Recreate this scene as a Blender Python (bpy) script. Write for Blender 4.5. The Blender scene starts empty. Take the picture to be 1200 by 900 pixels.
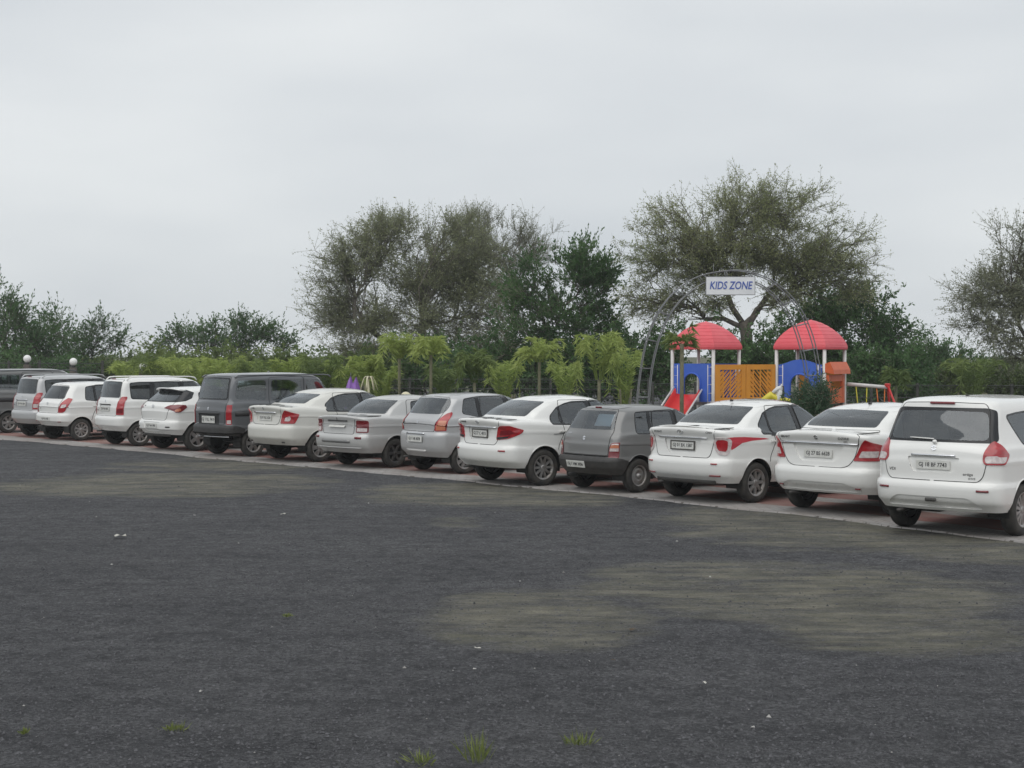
import bpy, math, random
import numpy as np
from mathutils import Vector, Matrix
from mathutils.geometry import delaunay_2d_cdt
random.seed(7); rng = np.random.default_rng(11)
S = bpy.context.scene; C = S.collection
R = math.radians
# ------------------------------------------------------------------ camera
F, EYE, HOR = 1750.0, 2.2, 416.0
cd = bpy.data.cameras.new('camera'); cam = bpy.data.objects.new('camera', cd); C.objects.link(cam)
cam.location = (0, 0, EYE); cam.rotation_euler = (R(90) - math.atan((450 - HOR) / F), 0, 0)
cd.lens = 36 * F / 1200; cd.sensor_width = 36; cd.clip_start = .1; cd.clip_end = 3000
S.camera = cam
S.render.resolution_x, S.render.resolution_y = 1024, 768
# ------------------------------------------------------------------ sky, sun, exposure (overcast)
W = bpy.data.worlds.new('World'); S.world = W; W.use_nodes = True
nt = W.node_tree; nt.nodes.clear(); N = nt.nodes.new; K = nt.links.new
SUN_EL, SUN_AZ = R(58), R(200)
sky = N('ShaderNodeTexSky'); sky.sky_type = 'NISHITA'; sky.sun_disc = False
sky.sun_elevation = SUN_EL; sky.sun_rotation = SUN_AZ
tc = N('ShaderNodeTexCoord'); mp = N('ShaderNodeMapping'); mp.inputs['Scale'].default_value = (1, 1, 3.2)
no = N('ShaderNodeTexNoise'); no.inputs['Scale'].default_value = 2.1; no.inputs['Detail'].default_value = 4; no.inputs['Roughness'].default_value = .45
K(tc.outputs['Generated'], mp.inputs[0]); K(mp.outputs[0], no.inputs['Vector'])
cr = N('ShaderNodeValToRGB'); cr.color_ramp.elements[0].position = .33; cr.color_ramp.elements[1].position = .68
cr.color_ramp.elements[0].color = (.57, .605, .64, 1); cr.color_ramp.elements[1].color = (.755, .78, .79, 1)
K(no.outputs['Fac'], cr.inputs[0])
sc = N('ShaderNodeVectorMath'); sc.operation = 'SCALE'; sc.inputs['Scale'].default_value = 11.0; K(cr.outputs[0], sc.inputs[0])
mx = N('ShaderNodeMix'); mx.data_type = 'RGBA'; mx.inputs[0].default_value = .95
K(sky.outputs[0], mx.inputs[6]); K(sc.outputs[0], mx.inputs[7])
bg = N('ShaderNodeBackground'); bg.inputs[1].default_value = .1; K(mx.outputs[2], bg.inputs[0])
wo = N('ShaderNodeOutputWorld'); K(bg.outputs[0], wo.inputs[0])
ld = bpy.data.lights.new('sun', 'SUN'); ld.energy = 1.3; ld.angle = R(75); ld.color = (1, .97, .93)
sun = bpy.data.objects.new('sun', ld); C.objects.link(sun)
sun.rotation_euler = Vector((math.sin(SUN_AZ) * math.cos(SUN_EL), math.cos(SUN_AZ) * math.cos(SUN_EL), math.sin(SUN_EL))).to_track_quat('Z', 'Y').to_euler()
vs = S.view_settings; vs.view_transform = 'Standard'; vs.look = 'None'; vs.exposure = 0; vs.gamma = 1; vs.use_curve_mapping = False

def at(px, py, Y): return Vector(((px - 600) * Y / F, Y, EYE - (py - HOR) * Y / F))
def gnd(px, py): Y = F * EYE / (py - HOR); return ((px - 600) * Y / F, Y)

# ------------------------------------------------------------------ materials
MATS = {}
def mat(name, col, rough=.5, metal=0, noise=None, nscale=8, bump=0, bscale=60, coat=0, spec=.5, dirt=None, detail=5, trans=0, sheen=0):
    if name in MATS: return MATS[name]
    m = bpy.data.materials.new(name); m.use_nodes = True; t = m.node_tree; b = t.nodes['Principled BSDF']
    b.inputs['Base Color'].default_value = (*col, 1); b.inputs['Roughness'].default_value = rough
    b.inputs['Metallic'].default_value = metal; b.inputs['Coat Weight'].default_value = coat; b.inputs['Coat Roughness'].default_value = .04
    b.inputs['Specular IOR Level'].default_value = spec
    out = None; co = t.nodes.new('ShaderNodeTexCoord')
    if noise:
        n = t.nodes.new('ShaderNodeTexNoise'); n.inputs['Scale'].default_value = nscale; n.inputs['Detail'].default_value = detail
        t.links.new(co.outputs['Object'], n.inputs['Vector'])
        r = t.nodes.new('ShaderNodeValToRGB'); r.color_ramp.elements[0].position = .35; r.color_ramp.elements[1].position = .65
        r.color_ramp.elements[0].color = (*col, 1); r.color_ramp.elements[1].color = (*noise, 1)
        t.links.new(n.outputs['Fac'], r.inputs[0]); out = r.outputs[0]
    if dirt:                                   # road dust: (colour, height it fades out at, amount)
        dc, dh, da = dirt
        sp = t.nodes.new('ShaderNodeSeparateXYZ'); t.links.new(co.outputs['Object'], sp.inputs[0])
        mr = t.nodes.new('ShaderNodeMapRange'); mr.inputs[1].default_value = dh; mr.inputs[2].default_value = .2; mr.inputs[3].default_value = 0; mr.inputs[4].default_value = 1
        t.links.new(sp.outputs[2], mr.inputs[0])
        n = t.nodes.new('ShaderNodeTexNoise'); n.inputs['Scale'].default_value = 5; n.inputs['Detail'].default_value = 7; n.inputs['Roughness'].default_value = .7
        t.links.new(co.outputs['Object'], n.inputs['Vector'])
        ml = t.nodes.new('ShaderNodeMath'); ml.operation = 'MULTIPLY_ADD'; ml.inputs[1].default_value = da * .9; t.links.new(mr.outputs[0], ml.inputs[0])
        n2 = t.nodes.new('ShaderNodeMath'); n2.operation = 'MULTIPLY'; n2.inputs[1].default_value = 1.7
        t.links.new(n.outputs['Fac'], n2.inputs[0])
        mu = t.nodes.new('ShaderNodeMath'); mu.operation = 'MULTIPLY'; mu.use_clamp = True
        t.links.new(n2.outputs[0], mu.inputs[0]); ml.inputs[2].default_value = da * .12; t.links.new(ml.outputs[0], mu.inputs[1])
        mm = t.nodes.new('ShaderNodeMix'); mm.data_type = 'RGBA'; mm.inputs[6].default_value = (*col, 1)
        if out: t.links.new(out, mm.inputs[6])
        mm.inputs[7].default_value = (*dc, 1); t.links.new(mu.outputs[0], mm.inputs[0]); out = mm.outputs[2]
        rr = t.nodes.new('ShaderNodeMapRange'); rr.inputs[3].default_value = rough; rr.inputs[4].default_value = .7
        t.links.new(mu.outputs[0], rr.inputs[0]); t.links.new(rr.outputs[0], b.inputs['Roughness'])
        if coat:
            rc = t.nodes.new('ShaderNodeMapRange'); rc.inputs[3].default_value = coat; rc.inputs[4].default_value = 0
            t.links.new(mu.outputs[0], rc.inputs[0]); t.links.new(rc.outputs[0], b.inputs['Coat Weight'])
    if out: t.links.new(out, b.inputs['Base Color'])
    if bump:
        n = t.nodes.new('ShaderNodeTexNoise'); n.inputs['Scale'].default_value = bscale; n.inputs['Detail'].default_value = 4
        t.links.new(co.outputs['Object'], n.inputs['Vector'])
        bp = t.nodes.new('ShaderNodeBump'); bp.inputs['Strength'].default_value = bump; bp.inputs['Distance'].default_value = .02
        t.links.new(n.outputs['Fac'], bp.inputs['Height']); t.links.new(bp.outputs[0], b.inputs['Normal'])
    if trans:
        tr = t.nodes.new('ShaderNodeBsdfTranslucent'); tr.inputs[0].default_value = (*[min(1, c * 1.6) for c in col], 1)
        if out: t.links.new(out, tr.inputs[0])
        ms = t.nodes.new('ShaderNodeMixShader'); ms.inputs[0].default_value = trans
        t.links.new(b.outputs[0], ms.inputs[1]); t.links.new(tr.outputs[0], ms.inputs[2])
        t.links.new(ms.outputs[0], t.nodes['Material Output'].inputs[0])
    MATS[name] = m; return m
def glassmat(name, tint, ior=1.6, add=.03, dust=.12):
    m = bpy.data.materials.new(name); m.use_nodes = True; t = m.node_tree; t.nodes.clear(); n = t.nodes.new
    tr = n('ShaderNodeBsdfTransparent'); tr.inputs[0].default_value = (*tint, 1)
    gl = n('ShaderNodeBsdfGlossy'); gl.inputs['Roughness'].default_value = .03; gl.inputs['Color'].default_value = (.93, .97, 1, 1)
    fr = n('ShaderNodeFresnel'); fr.inputs[0].default_value = ior
    ad = n('ShaderNodeMath'); ad.inputs[1].default_value = add; t.links.new(fr.outputs[0], ad.inputs[0])
    mi = n('ShaderNodeMixShader'); t.links.new(ad.outputs[0], mi.inputs[0]); t.links.new(tr.outputs[0], mi.inputs[1]); t.links.new(gl.outputs[0], mi.inputs[2])
    df = n('ShaderNodeBsdfDiffuse'); df.inputs[0].default_value = (.36, .36, .34, 1)
    co = n('ShaderNodeTexCoord'); no = n('ShaderNodeTexNoise'); no.inputs['Scale'].default_value = 1.6; no.inputs['Detail'].default_value = 2
    t.links.new(co.outputs['Object'], no.inputs['Vector'])
    mu = n('ShaderNodeMath'); mu.operation = 'MULTIPLY'; mu.inputs[1].default_value = dust; t.links.new(no.outputs['Fac'], mu.inputs[0])
    m2 = n('ShaderNodeMixShader'); t.links.new(mu.outputs[0], m2.inputs[0]); t.links.new(mi.outputs[0], m2.inputs[1]); t.links.new(df.outputs[0], m2.inputs[2])
    o = n('ShaderNodeOutputMaterial'); t.links.new(m2.outputs[0], o.inputs[0]); return m
DUST = (.33, .30, .25)
M_ = dict(
 white=mat('white paint', (.83, .83, .805), .2, coat=.8, dirt=(DUST, .55, .38)),
 offwhite=mat('ivory white paint', (.70, .695, .65), .32, coat=.7, dirt=(DUST, .7, .6)),
 silver=mat('silver paint', (.50, .505, .51), .36, metal=.35, coat=.6, dirt=(DUST, .65, .4)),
 silver2=mat('pale silver paint', (.55, .55, .54), .38, metal=.3, coat=.5, dirt=(DUST, .65, .4)),
 grey=mat('dark grey paint', (.115, .122, .132), .3, metal=.3, coat=.7, dirt=(DUST, .75, .3)),
 grey2=mat('warm grey paint', (.205, .206, .204), .3, metal=.35, coat=.5, dirt=(DUST, .6, .3)),
 black=mat('black plastic', (.018, .018, .02), .5, noise=(.03, .03, .032), nscale=15, dirt=(DUST, .7, .2)),
 gloss=mat('gloss black trim', (.012, .013, .015), .18),
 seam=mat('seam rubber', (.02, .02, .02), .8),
 under=mat('underbody', (.012, .012, .012), .8, noise=(.03, .028, .025), nscale=9),
 tyre=mat('tyre rubber', (.022, .022, .022), .85, noise=(.06, .055, .048), nscale=7),
 rim=mat('wheel silver', (.42, .42, .42), .4, metal=.6, noise=(.28, .26, .24), nscale=9),
 rimd=mat('wheel dark steel', (.035, .035, .037), .6, noise=(.07, .065, .06), nscale=11),
 red=mat('red lens', (.42, .012, .02), .16, coat=1, noise=(.30, .008, .014), nscale=14),
 dred=mat('dark red lens', (.17, .006, .012), .16, coat=1),
 clear=mat('clear lens', (.66, .60, .58), .2, coat=1, noise=(.5, .42, .42), nscale=30),
 amber=mat('amber lens', (.55, .19, .10), .2, coat=1),
 chrome=mat('chrome', (.72, .73, .75), .14, metal=1),
 plate=mat('plate white', (.72, .72, .69), .45, noise=(.6, .6, .56), nscale=12),
 ink=mat('plate ink', (.03, .03, .035), .5),
 seatc=mat('seat fabric', (.07, .07, .072), .9, noise=(.1, .1, .1), nscale=20),
 seatl=mat('beige seat fabric', (.32, .29, .24), .9, noise=(.25, .22, .18), nscale=20),
 redsticker=mat('red decal', (.52, .03, .05), .35, coat=.5),
)
GL = glassmat('tinted glass', (.60, .66, .66), 1.75, .05, .015); GD = glassmat('dark tinted glass', (.22, .25, .26), 1.6, .03, .06)
GR = glassmat('rear glass', (.46, .54, .58), 1.8, .05, .02)

# ------------------------------------------------------------------ object helpers
def link(name, me, parent=None):
    o = bpy.data.objects.new(name, me); C.objects.link(o)
    if parent is not None: o.parent = parent
    return o
def tag(o, label=None, cat=None, group=None, kind=None):
    if label: o['label'] = label
    if cat: o['category'] = cat
    if group: o['group'] = group
    if kind: o['kind'] = kind
    return o
def empty(name, loc, rz, label, cat, group=None):
    o = bpy.data.objects.new(name, None); C.objects.link(o); o.empty_display_size = .2
    o.location = loc; o.rotation_euler = (0, 0, rz); return tag(o, label, cat, group)
def mesh_np(name, V, Fs, m, smooth=False, normals=None):
    """V (n,3); Fs (m,k) constant k, or list of lists"""
    me = bpy.data.meshes.new(name); V = np.asarray(V, dtype=np.float32)
    if isinstance(Fs, np.ndarray):
        k = Fs.shape[1]; me.vertices.add(len(V)); me.vertices.foreach_set('co', V.ravel())
        me.loops.add(Fs.size); me.loops.foreach_set('vertex_index', Fs.astype(np.int32).ravel())
        me.polygons.add(len(Fs)); me.polygons.foreach_set('loop_start', np.arange(0, Fs.size, k, dtype=np.int32))
        me.update(calc_edges=True)
    else:
        me.from_pydata(V.tolist(), [], [tuple(f) for f in Fs]); me.update()
    me.validate()
    if smooth: me.polygons.foreach_set('use_smooth', [True] * len(me.polygons))
    if normals is not None and len(normals) == len(me.vertices):
        me.normals_split_custom_set_from_vertices([tuple(n) for n in normals])
    if m: me.materials.append(m)
    return me
class MB:
    """collects simple shapes, builds one mesh object; material index per shape"""
    def __init__(s): s.v = []; s.f = []; s.sm = []
    def add(s, V, Fs, smooth=False):
        o = len(s.v); s.v += [tuple(p) for p in V]
        for f in Fs: s.f.append(tuple(i + o for i in f)); s.sm.append(smooth)
        return s
    def box(s, c, d, rz=0, M=None, bev=0):
        x, y, z = [q / 2 for q in d]
        if bev:
            b = min(bev, x * .49, y * .49, z * .49); V = []
            for sx in (-1, 1):
                for sy in (-1, 1):
                    for sz in (-1, 1):
                        V += [(sx * (x - b), sy * (y - b), sz * z), (sx * (x - b), sy * y, sz * (z - b)), (sx * x, sy * (y - b), sz * (z - b))]
            # faces through convex hull style index maths
            def id(sx, sy, sz, k): return ((sx > 0) * 4 + (sy > 0) * 2 + (sz > 0)) * 3 + k
            Fs = []
            for sz in (-1, 1):
                q = [id(-1, -1, sz, 0), id(1, -1, sz, 0), id(1, 1, sz, 0), id(-1, 1, sz, 0)]; Fs.append(q if sz > 0 else q[::-1])
            for sy in (-1, 1):
                q = [id(-1, sy, -1, 1), id(1, sy, -1, 1), id(1, sy, 1, 1), id(-1, sy, 1, 1)]; Fs.append(q if sy < 0 else q[::-1])
            for sx in (-1, 1):
                q = [id(sx, -1, -1, 2), id(sx, 1, -1, 2), id(sx, 1, 1, 2), id(sx, -1, 1, 2)]; Fs.append(q if sx > 0 else q[::-1])
            for sx in (-1, 1):
                for sy in (-1, 1):
                    q = [id(sx, sy, -1, 1), id(sx, sy, -1, 2), id(sx, sy, 1, 2), id(sx, sy, 1, 1)]; Fs.append(q if sx * sy > 0 else q[::-1])
            for sy in (-1, 1):
                for sz in (-1, 1):
                    q = [id(-1, sy, sz, 0), id(1, sy, sz, 0), id(1, sy, sz, 1), id(-1, sy, sz, 1)]; Fs.append(q if sy * sz < 0 else q[::-1])
            for sx in (-1, 1):
                for sz in (-1, 1):
                    q = [id(sx, -1, sz, 0), id(sx, 1, sz, 0), id(sx, 1, sz, 2), id(sx, -1, sz, 2)]; Fs.append(q[::-1] if sx * sz > 0 else q)
            for sx in (-1, 1):
                for sy in (-1, 1):
                    for sz in (-1, 1):
                        q = [id(sx, sy, sz, 0), id(sx, sy, sz, 1), id(sx, sy, sz, 2)]; Fs.append(q)
        else:
            V = [(sx * x, sy * y, sz * z) for sx in (-1, 1) for sy in (-1, 1) for sz in (-1, 1)]
            Fs = [(0, 1, 3, 2), (4, 6, 7, 5), (0, 4, 5, 1), (2, 3, 7, 6), (0, 2, 6, 4), (1, 5, 7, 3)]
        T = Matrix.Translation(c) @ Matrix.Rotation(rz, 4, 'Z') @ (M or Matrix())
        return s.add([T @ Vector(p) for p in V], Fs)
    def tube(s, pts, r, n=6, smooth=True, cap=True, r2=None):
        pts = [Vector(p) for p in pts]; V = []; Fs = []; L = len(pts)
        up = Vector((0, 0, 1)); prev = None
        for i, p in enumerate(pts):
            d = (pts[min(i + 1, L - 1)] - pts[max(i - 1, 0)]).normalized()
            if prev is None:
                a = d.cross(up);  a = a if a.length > .05 else d.cross(Vector((1, 0, 0)))
            else: a = prev - d * prev.dot(d)
            a.normalize(); prev = a; b = d.cross(a)
            rr = r if not callable(r) else r(i / (L - 1)); r_2 = rr if r2 is None else r2
            for k in range(n):
                t = 2 * math.pi * k / n; V.append(p + a * math.cos(t) * rr + b * math.sin(t) * r_2)
        for i in range(L - 1):
            for k in range(n):
                k2 = (k + 1) % n; Fs.append((i * n + k, i * n + k2, (i + 1) * n + k2, (i + 1) * n + k))
        if cap: Fs += [tuple(range(n))[::-1], tuple(range((L - 1) * n, L * n))]
        return s.add(V, Fs, smooth)
    def lathe(s, prof, n=24, T=None, axis='Z'):
        """prof list of (r,h)"""
        V = []; Fs = []; m = len(prof)
        for k in range(n):
            a = 2 * math.pi * k / n
            for r, h in prof: V.append((r * math.cos(a), r * math.sin(a), h))
        for k in range(n):
            k2 = (k + 1) % n
            for i in range(m - 1): Fs.append((k * m + i, k2 * m + i, k2 * m + i + 1, k * m + i + 1))
        T = T or Matrix()
        return s.add([T @ Vector(p) for p in V], Fs, True)
    def prism(s, poly, d, T=None):
        """poly 2d (x,z) extruded along y by d (centred)"""
        n = len(poly); V = [(x, -d / 2, z) for x, z in poly] + [(x, d / 2, z) for x, z in poly]
        Fs = [tuple(range(n)), tuple(range(n, 2 * n))[::-1]] + [(i, i + n, (i + 1) % n + n, (i + 1) % n) for i in range(n)]
        T = T or Matrix()
        return s.add([T @ Vector(p) for p in V], Fs)
    def mesh(s, name, m):
        me = bpy.data.meshes.new(name); me.from_pydata(s.v, [], s.f); me.validate()
        if len(me.polygons) == len(s.sm): me.polygons.foreach_set('use_smooth', s.sm)
        me.materials.append(m); me.update()
        import bmesh
        b = bmesh.new(); b.from_mesh(me); bmesh.ops.recalc_face_normals(b, faces=b.faces); b.to_mesh(me); b.free()
        return me
    def build(s, name, m, parent=None): return link(name, s.mesh(name, m), parent)
TXT = {}
def text_mesh(st, m, size=.1, ext=.0015, sx=1, italic=0):
    k = (st, m.name, size, sx, italic)
    if k not in TXT:
        c = bpy.data.curves.new('t', 'FONT'); c.body = st; c.size = size; c.extrude = ext; c.align_x = 'CENTER'; c.align_y = 'CENTER'; c.shear = italic; c.offset = size * .012; c.resolution_u = 3
        o = bpy.data.objects.new('t', c); C.objects.link(o)
        me = bpy.data.meshes.new_from_object(o.evaluated_get(bpy.context.evaluated_depsgraph_get()))
        bpy.data.objects.remove(o); me.materials.clear(); me.materials.append(m); me.transform(Matrix.Diagonal((sx, 1, 1, 1))); TXT[k] = me
    return TXT[k]

# ------------------------------------------------------------------ car surface
def pchip(x, y, q):
    h = np.diff(x); d = np.diff(y) / h; m = np.zeros(len(x))
    m[0] = d[0]; m[-1] = d[-1]
    for i in range(1, len(x) - 1):
        if d[i - 1] * d[i] > 0:
            w1 = 2 * h[i] + h[i - 1]; w2 = h[i] + 2 * h[i - 1]; m[i] = (w1 + w2) / (w1 / d[i - 1] + w2 / d[i])
    k = np.clip(np.searchsorted(x, q, side='right') - 1, 0, len(h) - 1); t = (q - x[k]) / h[k]
    return (2*t**3-3*t**2+1)*y[k] + (t**3-2*t**2+t)*h[k]*m[k] + (-2*t**3+3*t**2)*y[k+1] + (t**3-t**2)*h[k]*m[k+1]
class Surf:
    NR, NC, NS, NF = 17, 6, 66, 9
    def __init__(s, rows, L, kr=.06, kf=.12, B=.10, BF=.25):
        A = np.array(rows, float); n = len(A)
        par = [0]; cnt = []
        for i in range(n - 1):
            dr = math.hypot(A[i+1, 0]-A[i, 0], A[i+1, 1]-A[i, 1]); df = math.hypot(A[i+1, 2]-A[i, 2], A[i+1, 3]-A[i, 3]); dw = abs(A[i+1, 4]-A[i, 4])
            D = max(dr, .45 * df, dw, .02); par.append(par[-1] + D); cnt.append(max(1, round(D / .036)))
        par = np.array(par); q = np.concatenate([np.linspace(par[i], par[i+1], cnt[i], endpoint=False) for i in range(n-1)] + [[par[-1]]])
        T = np.stack([pchip(par, A[:, k], q) for k in range(6)], 1)
        zr, xr, zf, xf, w, rc = [T[:, k:k+1] for k in range(6)]
        w = np.maximum(w, .001); rc = np.clip(rc, .0005, np.minimum(w * .9, .45)); rf = np.minimum(rc * 1.7, w * .9)
        a = np.linspace(0, 1, s.NR)[None]
        cx = []; cy = []
        cx.append(xr + 0 * a); cy.append((w - rc) * a)
        t = (np.linspace(0, 1, s.NC + 1)[1:] * math.pi / 2)[None]
        cx.append(xr + rc - rc * np.cos(t)); cy.append(w - rc + rc * np.sin(t))
        t = np.linspace(0, 1, s.NS + 1)[1:][None]
        cx.append(xr + rc + (xf - rf - xr - rc) * t); cy.append(w + 0 * t)
        t = (np.linspace(0, 1, s.NC + 1)[1:] * math.pi / 2)[None]
        cx.append(xf - rf + rf * np.sin(t)); cy.append(w - rf + rf * np.cos(t))
        t = np.linspace(0, 1, s.NF + 1)[1:][None]
        cx.append(xf + 0 * t); cy.append((w - rf) * (1 - t))
        X = np.concatenate(cx, 1); Y = np.concatenate(cy, 1)
        s.c1 = s.NR; s.c2 = s.NR + s.NC; s.c3 = s.c2 + s.NS; s.nc = X.shape[1]; s.nr = len(q)
        Wc = Y + (X - xr); Ff = np.clip(1 - (X - xr) / .7, 0, 1) ** 2; Fq = np.clip(1 - (xf - X) / .8, 0, 1) ** 2
        u = Y / w; wn = np.clip(w / w.max(), 0, 1)
        X2 = X + B * np.abs(u) ** 2.2 * Ff * wn - BF * np.abs(u) ** 2 * Fq * wn
        Y2 = Y * (1 - kr * np.clip((1.15 - (X - xr)) / 1.15, 0, 1) ** 2 - kf * np.clip((X - (xf - 1.4)) / 1.4, 0, 1) ** 2)
        Z = zr + (zf - zr) * np.clip(X / L, 0, 1)
        g = np.clip((zr - .75) / .25, 0, 1) * np.clip((rows[-1][0] - .02 - zr) / .1, 0, 1); Z = Z - .045 * np.abs(u) ** 2.2 * Ff * g
        s.P = np.stack([X2, -Y2, Z], 2); s.Wc = Wc
        G = s.P; du = np.gradient(G, axis=1); dv = np.gradient(G, axis=0); nn = np.cross(du, dv)
        nn /= np.linalg.norm(nn, axis=2, keepdims=True) + 1e-12
        k = nn[s.nr // 3, s.c2 + 20]; s.sg = -1 if k[1] > 0 else 1
        nn *= s.sg; nn[-1] = (0, 0, 1); nn[-2] = nn[-2] * .3 + np.array([0, 0, 1]); nn /= np.linalg.norm(nn, axis=2, keepdims=True); s.Nn = nn
        s.proj = {'W': np.stack([s.Wc, G[:, :, 2]], 2), 'S': np.stack([G[:, :, 0], G[:, :, 2]], 2), 'F': np.stack([-G[:, :, 1], G[:, :, 2]], 2)}
        s.rng = {'W': (0, s.c2 + 34), 'S': (s.c1 + 2, s.c3 + 2), 'F': (s.c3 + 1, s.nc)}
    def samp(s, A, fi, fj):
        fi = np.clip(fi, 0, s.nr - 1.0001); fj = np.clip(fj, 0, s.nc - 1.0001); i = fi.astype(int); j = fj.astype(int)
        a = (fi - i)[..., None]; b = (fj - j)[..., None]
        return A[i, j]*(1-a)*(1-b) + A[i+1, j]*a*(1-b) + A[i, j+1]*(1-a)*b + A[i+1, j+1]*a*b
    def inv(s, pr, pts):
        Q = s.proj[pr]; lo, hi = s.rng[pr]; pts = np.asarray(pts, float)
        sub = Q[:, lo:hi].reshape(-1, 2); d = ((sub[None] - pts[:, None]) ** 2).sum(2).argmin(1)
        fi = (d // (hi - lo)).astype(float); fj = (d % (hi - lo) + lo).astype(float); e = .05
        for _ in range(6):
            q0 = s.samp(Q, fi, fj); qi = (s.samp(Q, np.minimum(fi + e, s.nr-1.001), fj) - s.samp(Q, np.maximum(fi-e, 0), fj)) / (2*e)
            qj = (s.samp(Q, fi, np.minimum(fj + e, s.nc-1.001)) - s.samp(Q, fi, np.maximum(fj-e, 0))) / (2*e)
            r = pts - q0; det = qi[:, 0]*qj[:, 1] - qi[:, 1]*qj[:, 0]; ok = np.abs(det) > 1e-7; det = np.where(ok, det, 1)
            di = (r[:, 0]*qj[:, 1] - r[:, 1]*qj[:, 0]) / det; dj = (qi[:, 0]*r[:, 1] - qi[:, 1]*r[:, 0]) / det
            fi = np.clip(fi + np.where(ok, np.clip(di, -1, 1), 0), 0, s.nr - 1.0001); fj = np.clip(fj + np.where(ok, np.clip(dj, -1, 1), 0), 0, s.nc - 1.0001)
        return fi, fj
    def frame(s, pr, q, side=-1, off=0):
        fi, fj = s.inv(pr, [q]); p = s.samp(s.P, fi, fj)[0]; n = s.samp(s.Nn, fi, fj)[0]
        if side > 0: p = p * (1, -1, 1); n = n * (1, -1, 1)
        n = Vector(n).normalized(); z = Vector((0, 0, 1)); x = z.cross(n).normalized(); y = n.cross(x)
        M = Matrix((x, y, n)).transposed().to_4x4(); M.translation = Vector(p) + n * off; return M
def rpoly(pts, r=.03, step=.035):
    """round the corners of a closed polygon and sample it densely; a point may carry its own radius"""
    P = [np.array(p[:2], float) for p in pts]; rr = [p[2] if len(p) > 2 else r for p in pts]; n = len(P); out = []
    for i in range(n):
        a, b, c = P[i-1], P[i], P[(i+1) % n]; u = a - b; v = c - b; lu = np.linalg.norm(u); lv = np.linalg.norm(v)
        k = min(rr[i], lu * .49, lv * .49); p0 = b + u / lu * k; p1 = b + v / lv * k
        m = 5 if k > .01 else 1
        for t in (np.linspace(0, 1, m) if m > 1 else [.5]): out.append((1-t)**2*p0 + 2*t*(1-t)*b + t*t*p1)
    res = []
    for i in range(len(out)):
        a, b = out[i], out[(i+1) % len(out)]; m = max(1, int(np.linalg.norm(b - a) / step))
        for t in range(m): res.append(a + (b - a) * t / m)
    return np.array(res)
def inset(P, d):
    n = len(P); area = sum(P[i][0]*P[(i+1) % n][1] - P[(i+1) % n][0]*P[i][1] for i in range(n)); sg = 1 if area > 0 else -1
    T = np.roll(P, -1, 0) - np.roll(P, 1, 0); T /= np.linalg.norm(T, axis=1, keepdims=True) + 1e-9
    return P + sg * d * np.stack([-T[:, 1], T[:, 0]], 1)
def inpoly(P, q):
    x, y = q[:, 0], q[:, 1]; c = np.zeros(len(q), bool); n = len(P); j = n - 1
    for i in range(n):
        xi, yi = P[i]; xj, yj = P[j]
        c ^= ((yi > y) != (yj > y)) & (x < (xj - xi) * (y - yi) / ((yj - yi) if yj != yi else 1e-12) + xi); j = i
    return c
def circ(c, r, n=44): return np.array([(c[0] + r*math.cos(2*math.pi*i/n), c[1] + r*math.sin(2*math.pi*i/n)) for i in range(n)])

class Reg:
    def __init__(s, name, pr, poly, m, off=0, pair=False, seam=0, smooth=True, skirt=.02, parent=None):
        s.name, s.pr, s.poly, s.m, s.off, s.pair, s.seam, s.skirt, s.parent = name, pr, np.asarray(poly), m, off, pair, seam, skirt, parent
def emit(name, V, Nn, tris, m, parent, off, skirt, halves, label=None):
    """build one region: halves: tuple of -1 (right, as computed) / +1 (mirrored)"""
    used = np.unique(tris); remap = -np.ones(len(V), int); remap[used] = np.arange(len(used)); t = remap[tris]; v = V[used]; n = Nn[used]
    vo = v + n * off; VV = []; FF = []; NN = []; base = 0
    sk = None
    if off != 0 and skirt:
        e = {}
        for a, b, c in t:
            for p, q in ((a, b), (b, c), (c, a)): e[(p, q)] = 1
        sk = [(p, q) for (p, q) in e if (q, p) not in e and not (abs(v[p][1]) < 1e-4 and abs(v[q][1]) < 1e-4)]
    for h in halves:
        k = np.array([1, 1 if h < 0 else -1, 1]); tt = t if h < 0 else t[:, ::-1]
        VV.append(vo * k); NN.append(n * k); FF.append(tt + base); base += len(vo)
        if sk:
            back = v - n * (skirt if off > 0 else 0)
            for p, q in sk:
                quad = np.array([vo[p], vo[q], back[q], back[p]]) * k
                VV.append(quad); fn = np.cross(quad[1] - quad[0], quad[3] - quad[0]); fn = fn / (np.linalg.norm(fn) + 1e-9) * (-1 if h < 0 else 1)
                NN.append(np.tile(fn, (4, 1))); f = np.array([[base, base + 3, base + 2], [base, base + 2, base + 1]])
                FF.append(f if h < 0 else f[:, ::-1]); base += 4
    me = mesh_np(name, np.concatenate(VV), np.concatenate(FF), m, True, np.concatenate(NN))
    return link(name, me, parent)
def islands(t):
    lab = {}
    for v in np.unique(t): lab[v] = v
    def root(a):
        while lab[a] != a: lab[a] = lab[lab[a]]; a = lab[a]
        return a
    for a, b, c in t:
        ra, rb, rc = root(a), root(b), root(c); lab[rb] = ra; lab[rc] = ra
    g = {}
    for f in t: g.setdefault(root(f[0]), []).append(f)
    return [np.array(q) for q in sorted(g.values(), key=len, reverse=True) if len(q) > 6]
def strip(sf, pr, poly, r, closed=True, off=.001, mb=None, sides=(-1, 1), n=4, zmin=None):
    fi, fj = sf.inv(pr, poly); p = sf.samp(sf.P, fi, fj) + sf.samp(sf.Nn, fi, fj) * off
    if zmin is not None: p = p[p[:, 2] > zmin]
    for sd in sides:
        q = p * (1, -sd * -1 if sd < 0 else -1, 1) if sd > 0 else p
        pts = [tuple(a) for a in q]
        if closed: pts.append(pts[0])
        mb.tube(pts, r, n, cap=not closed)
    return mb

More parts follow.
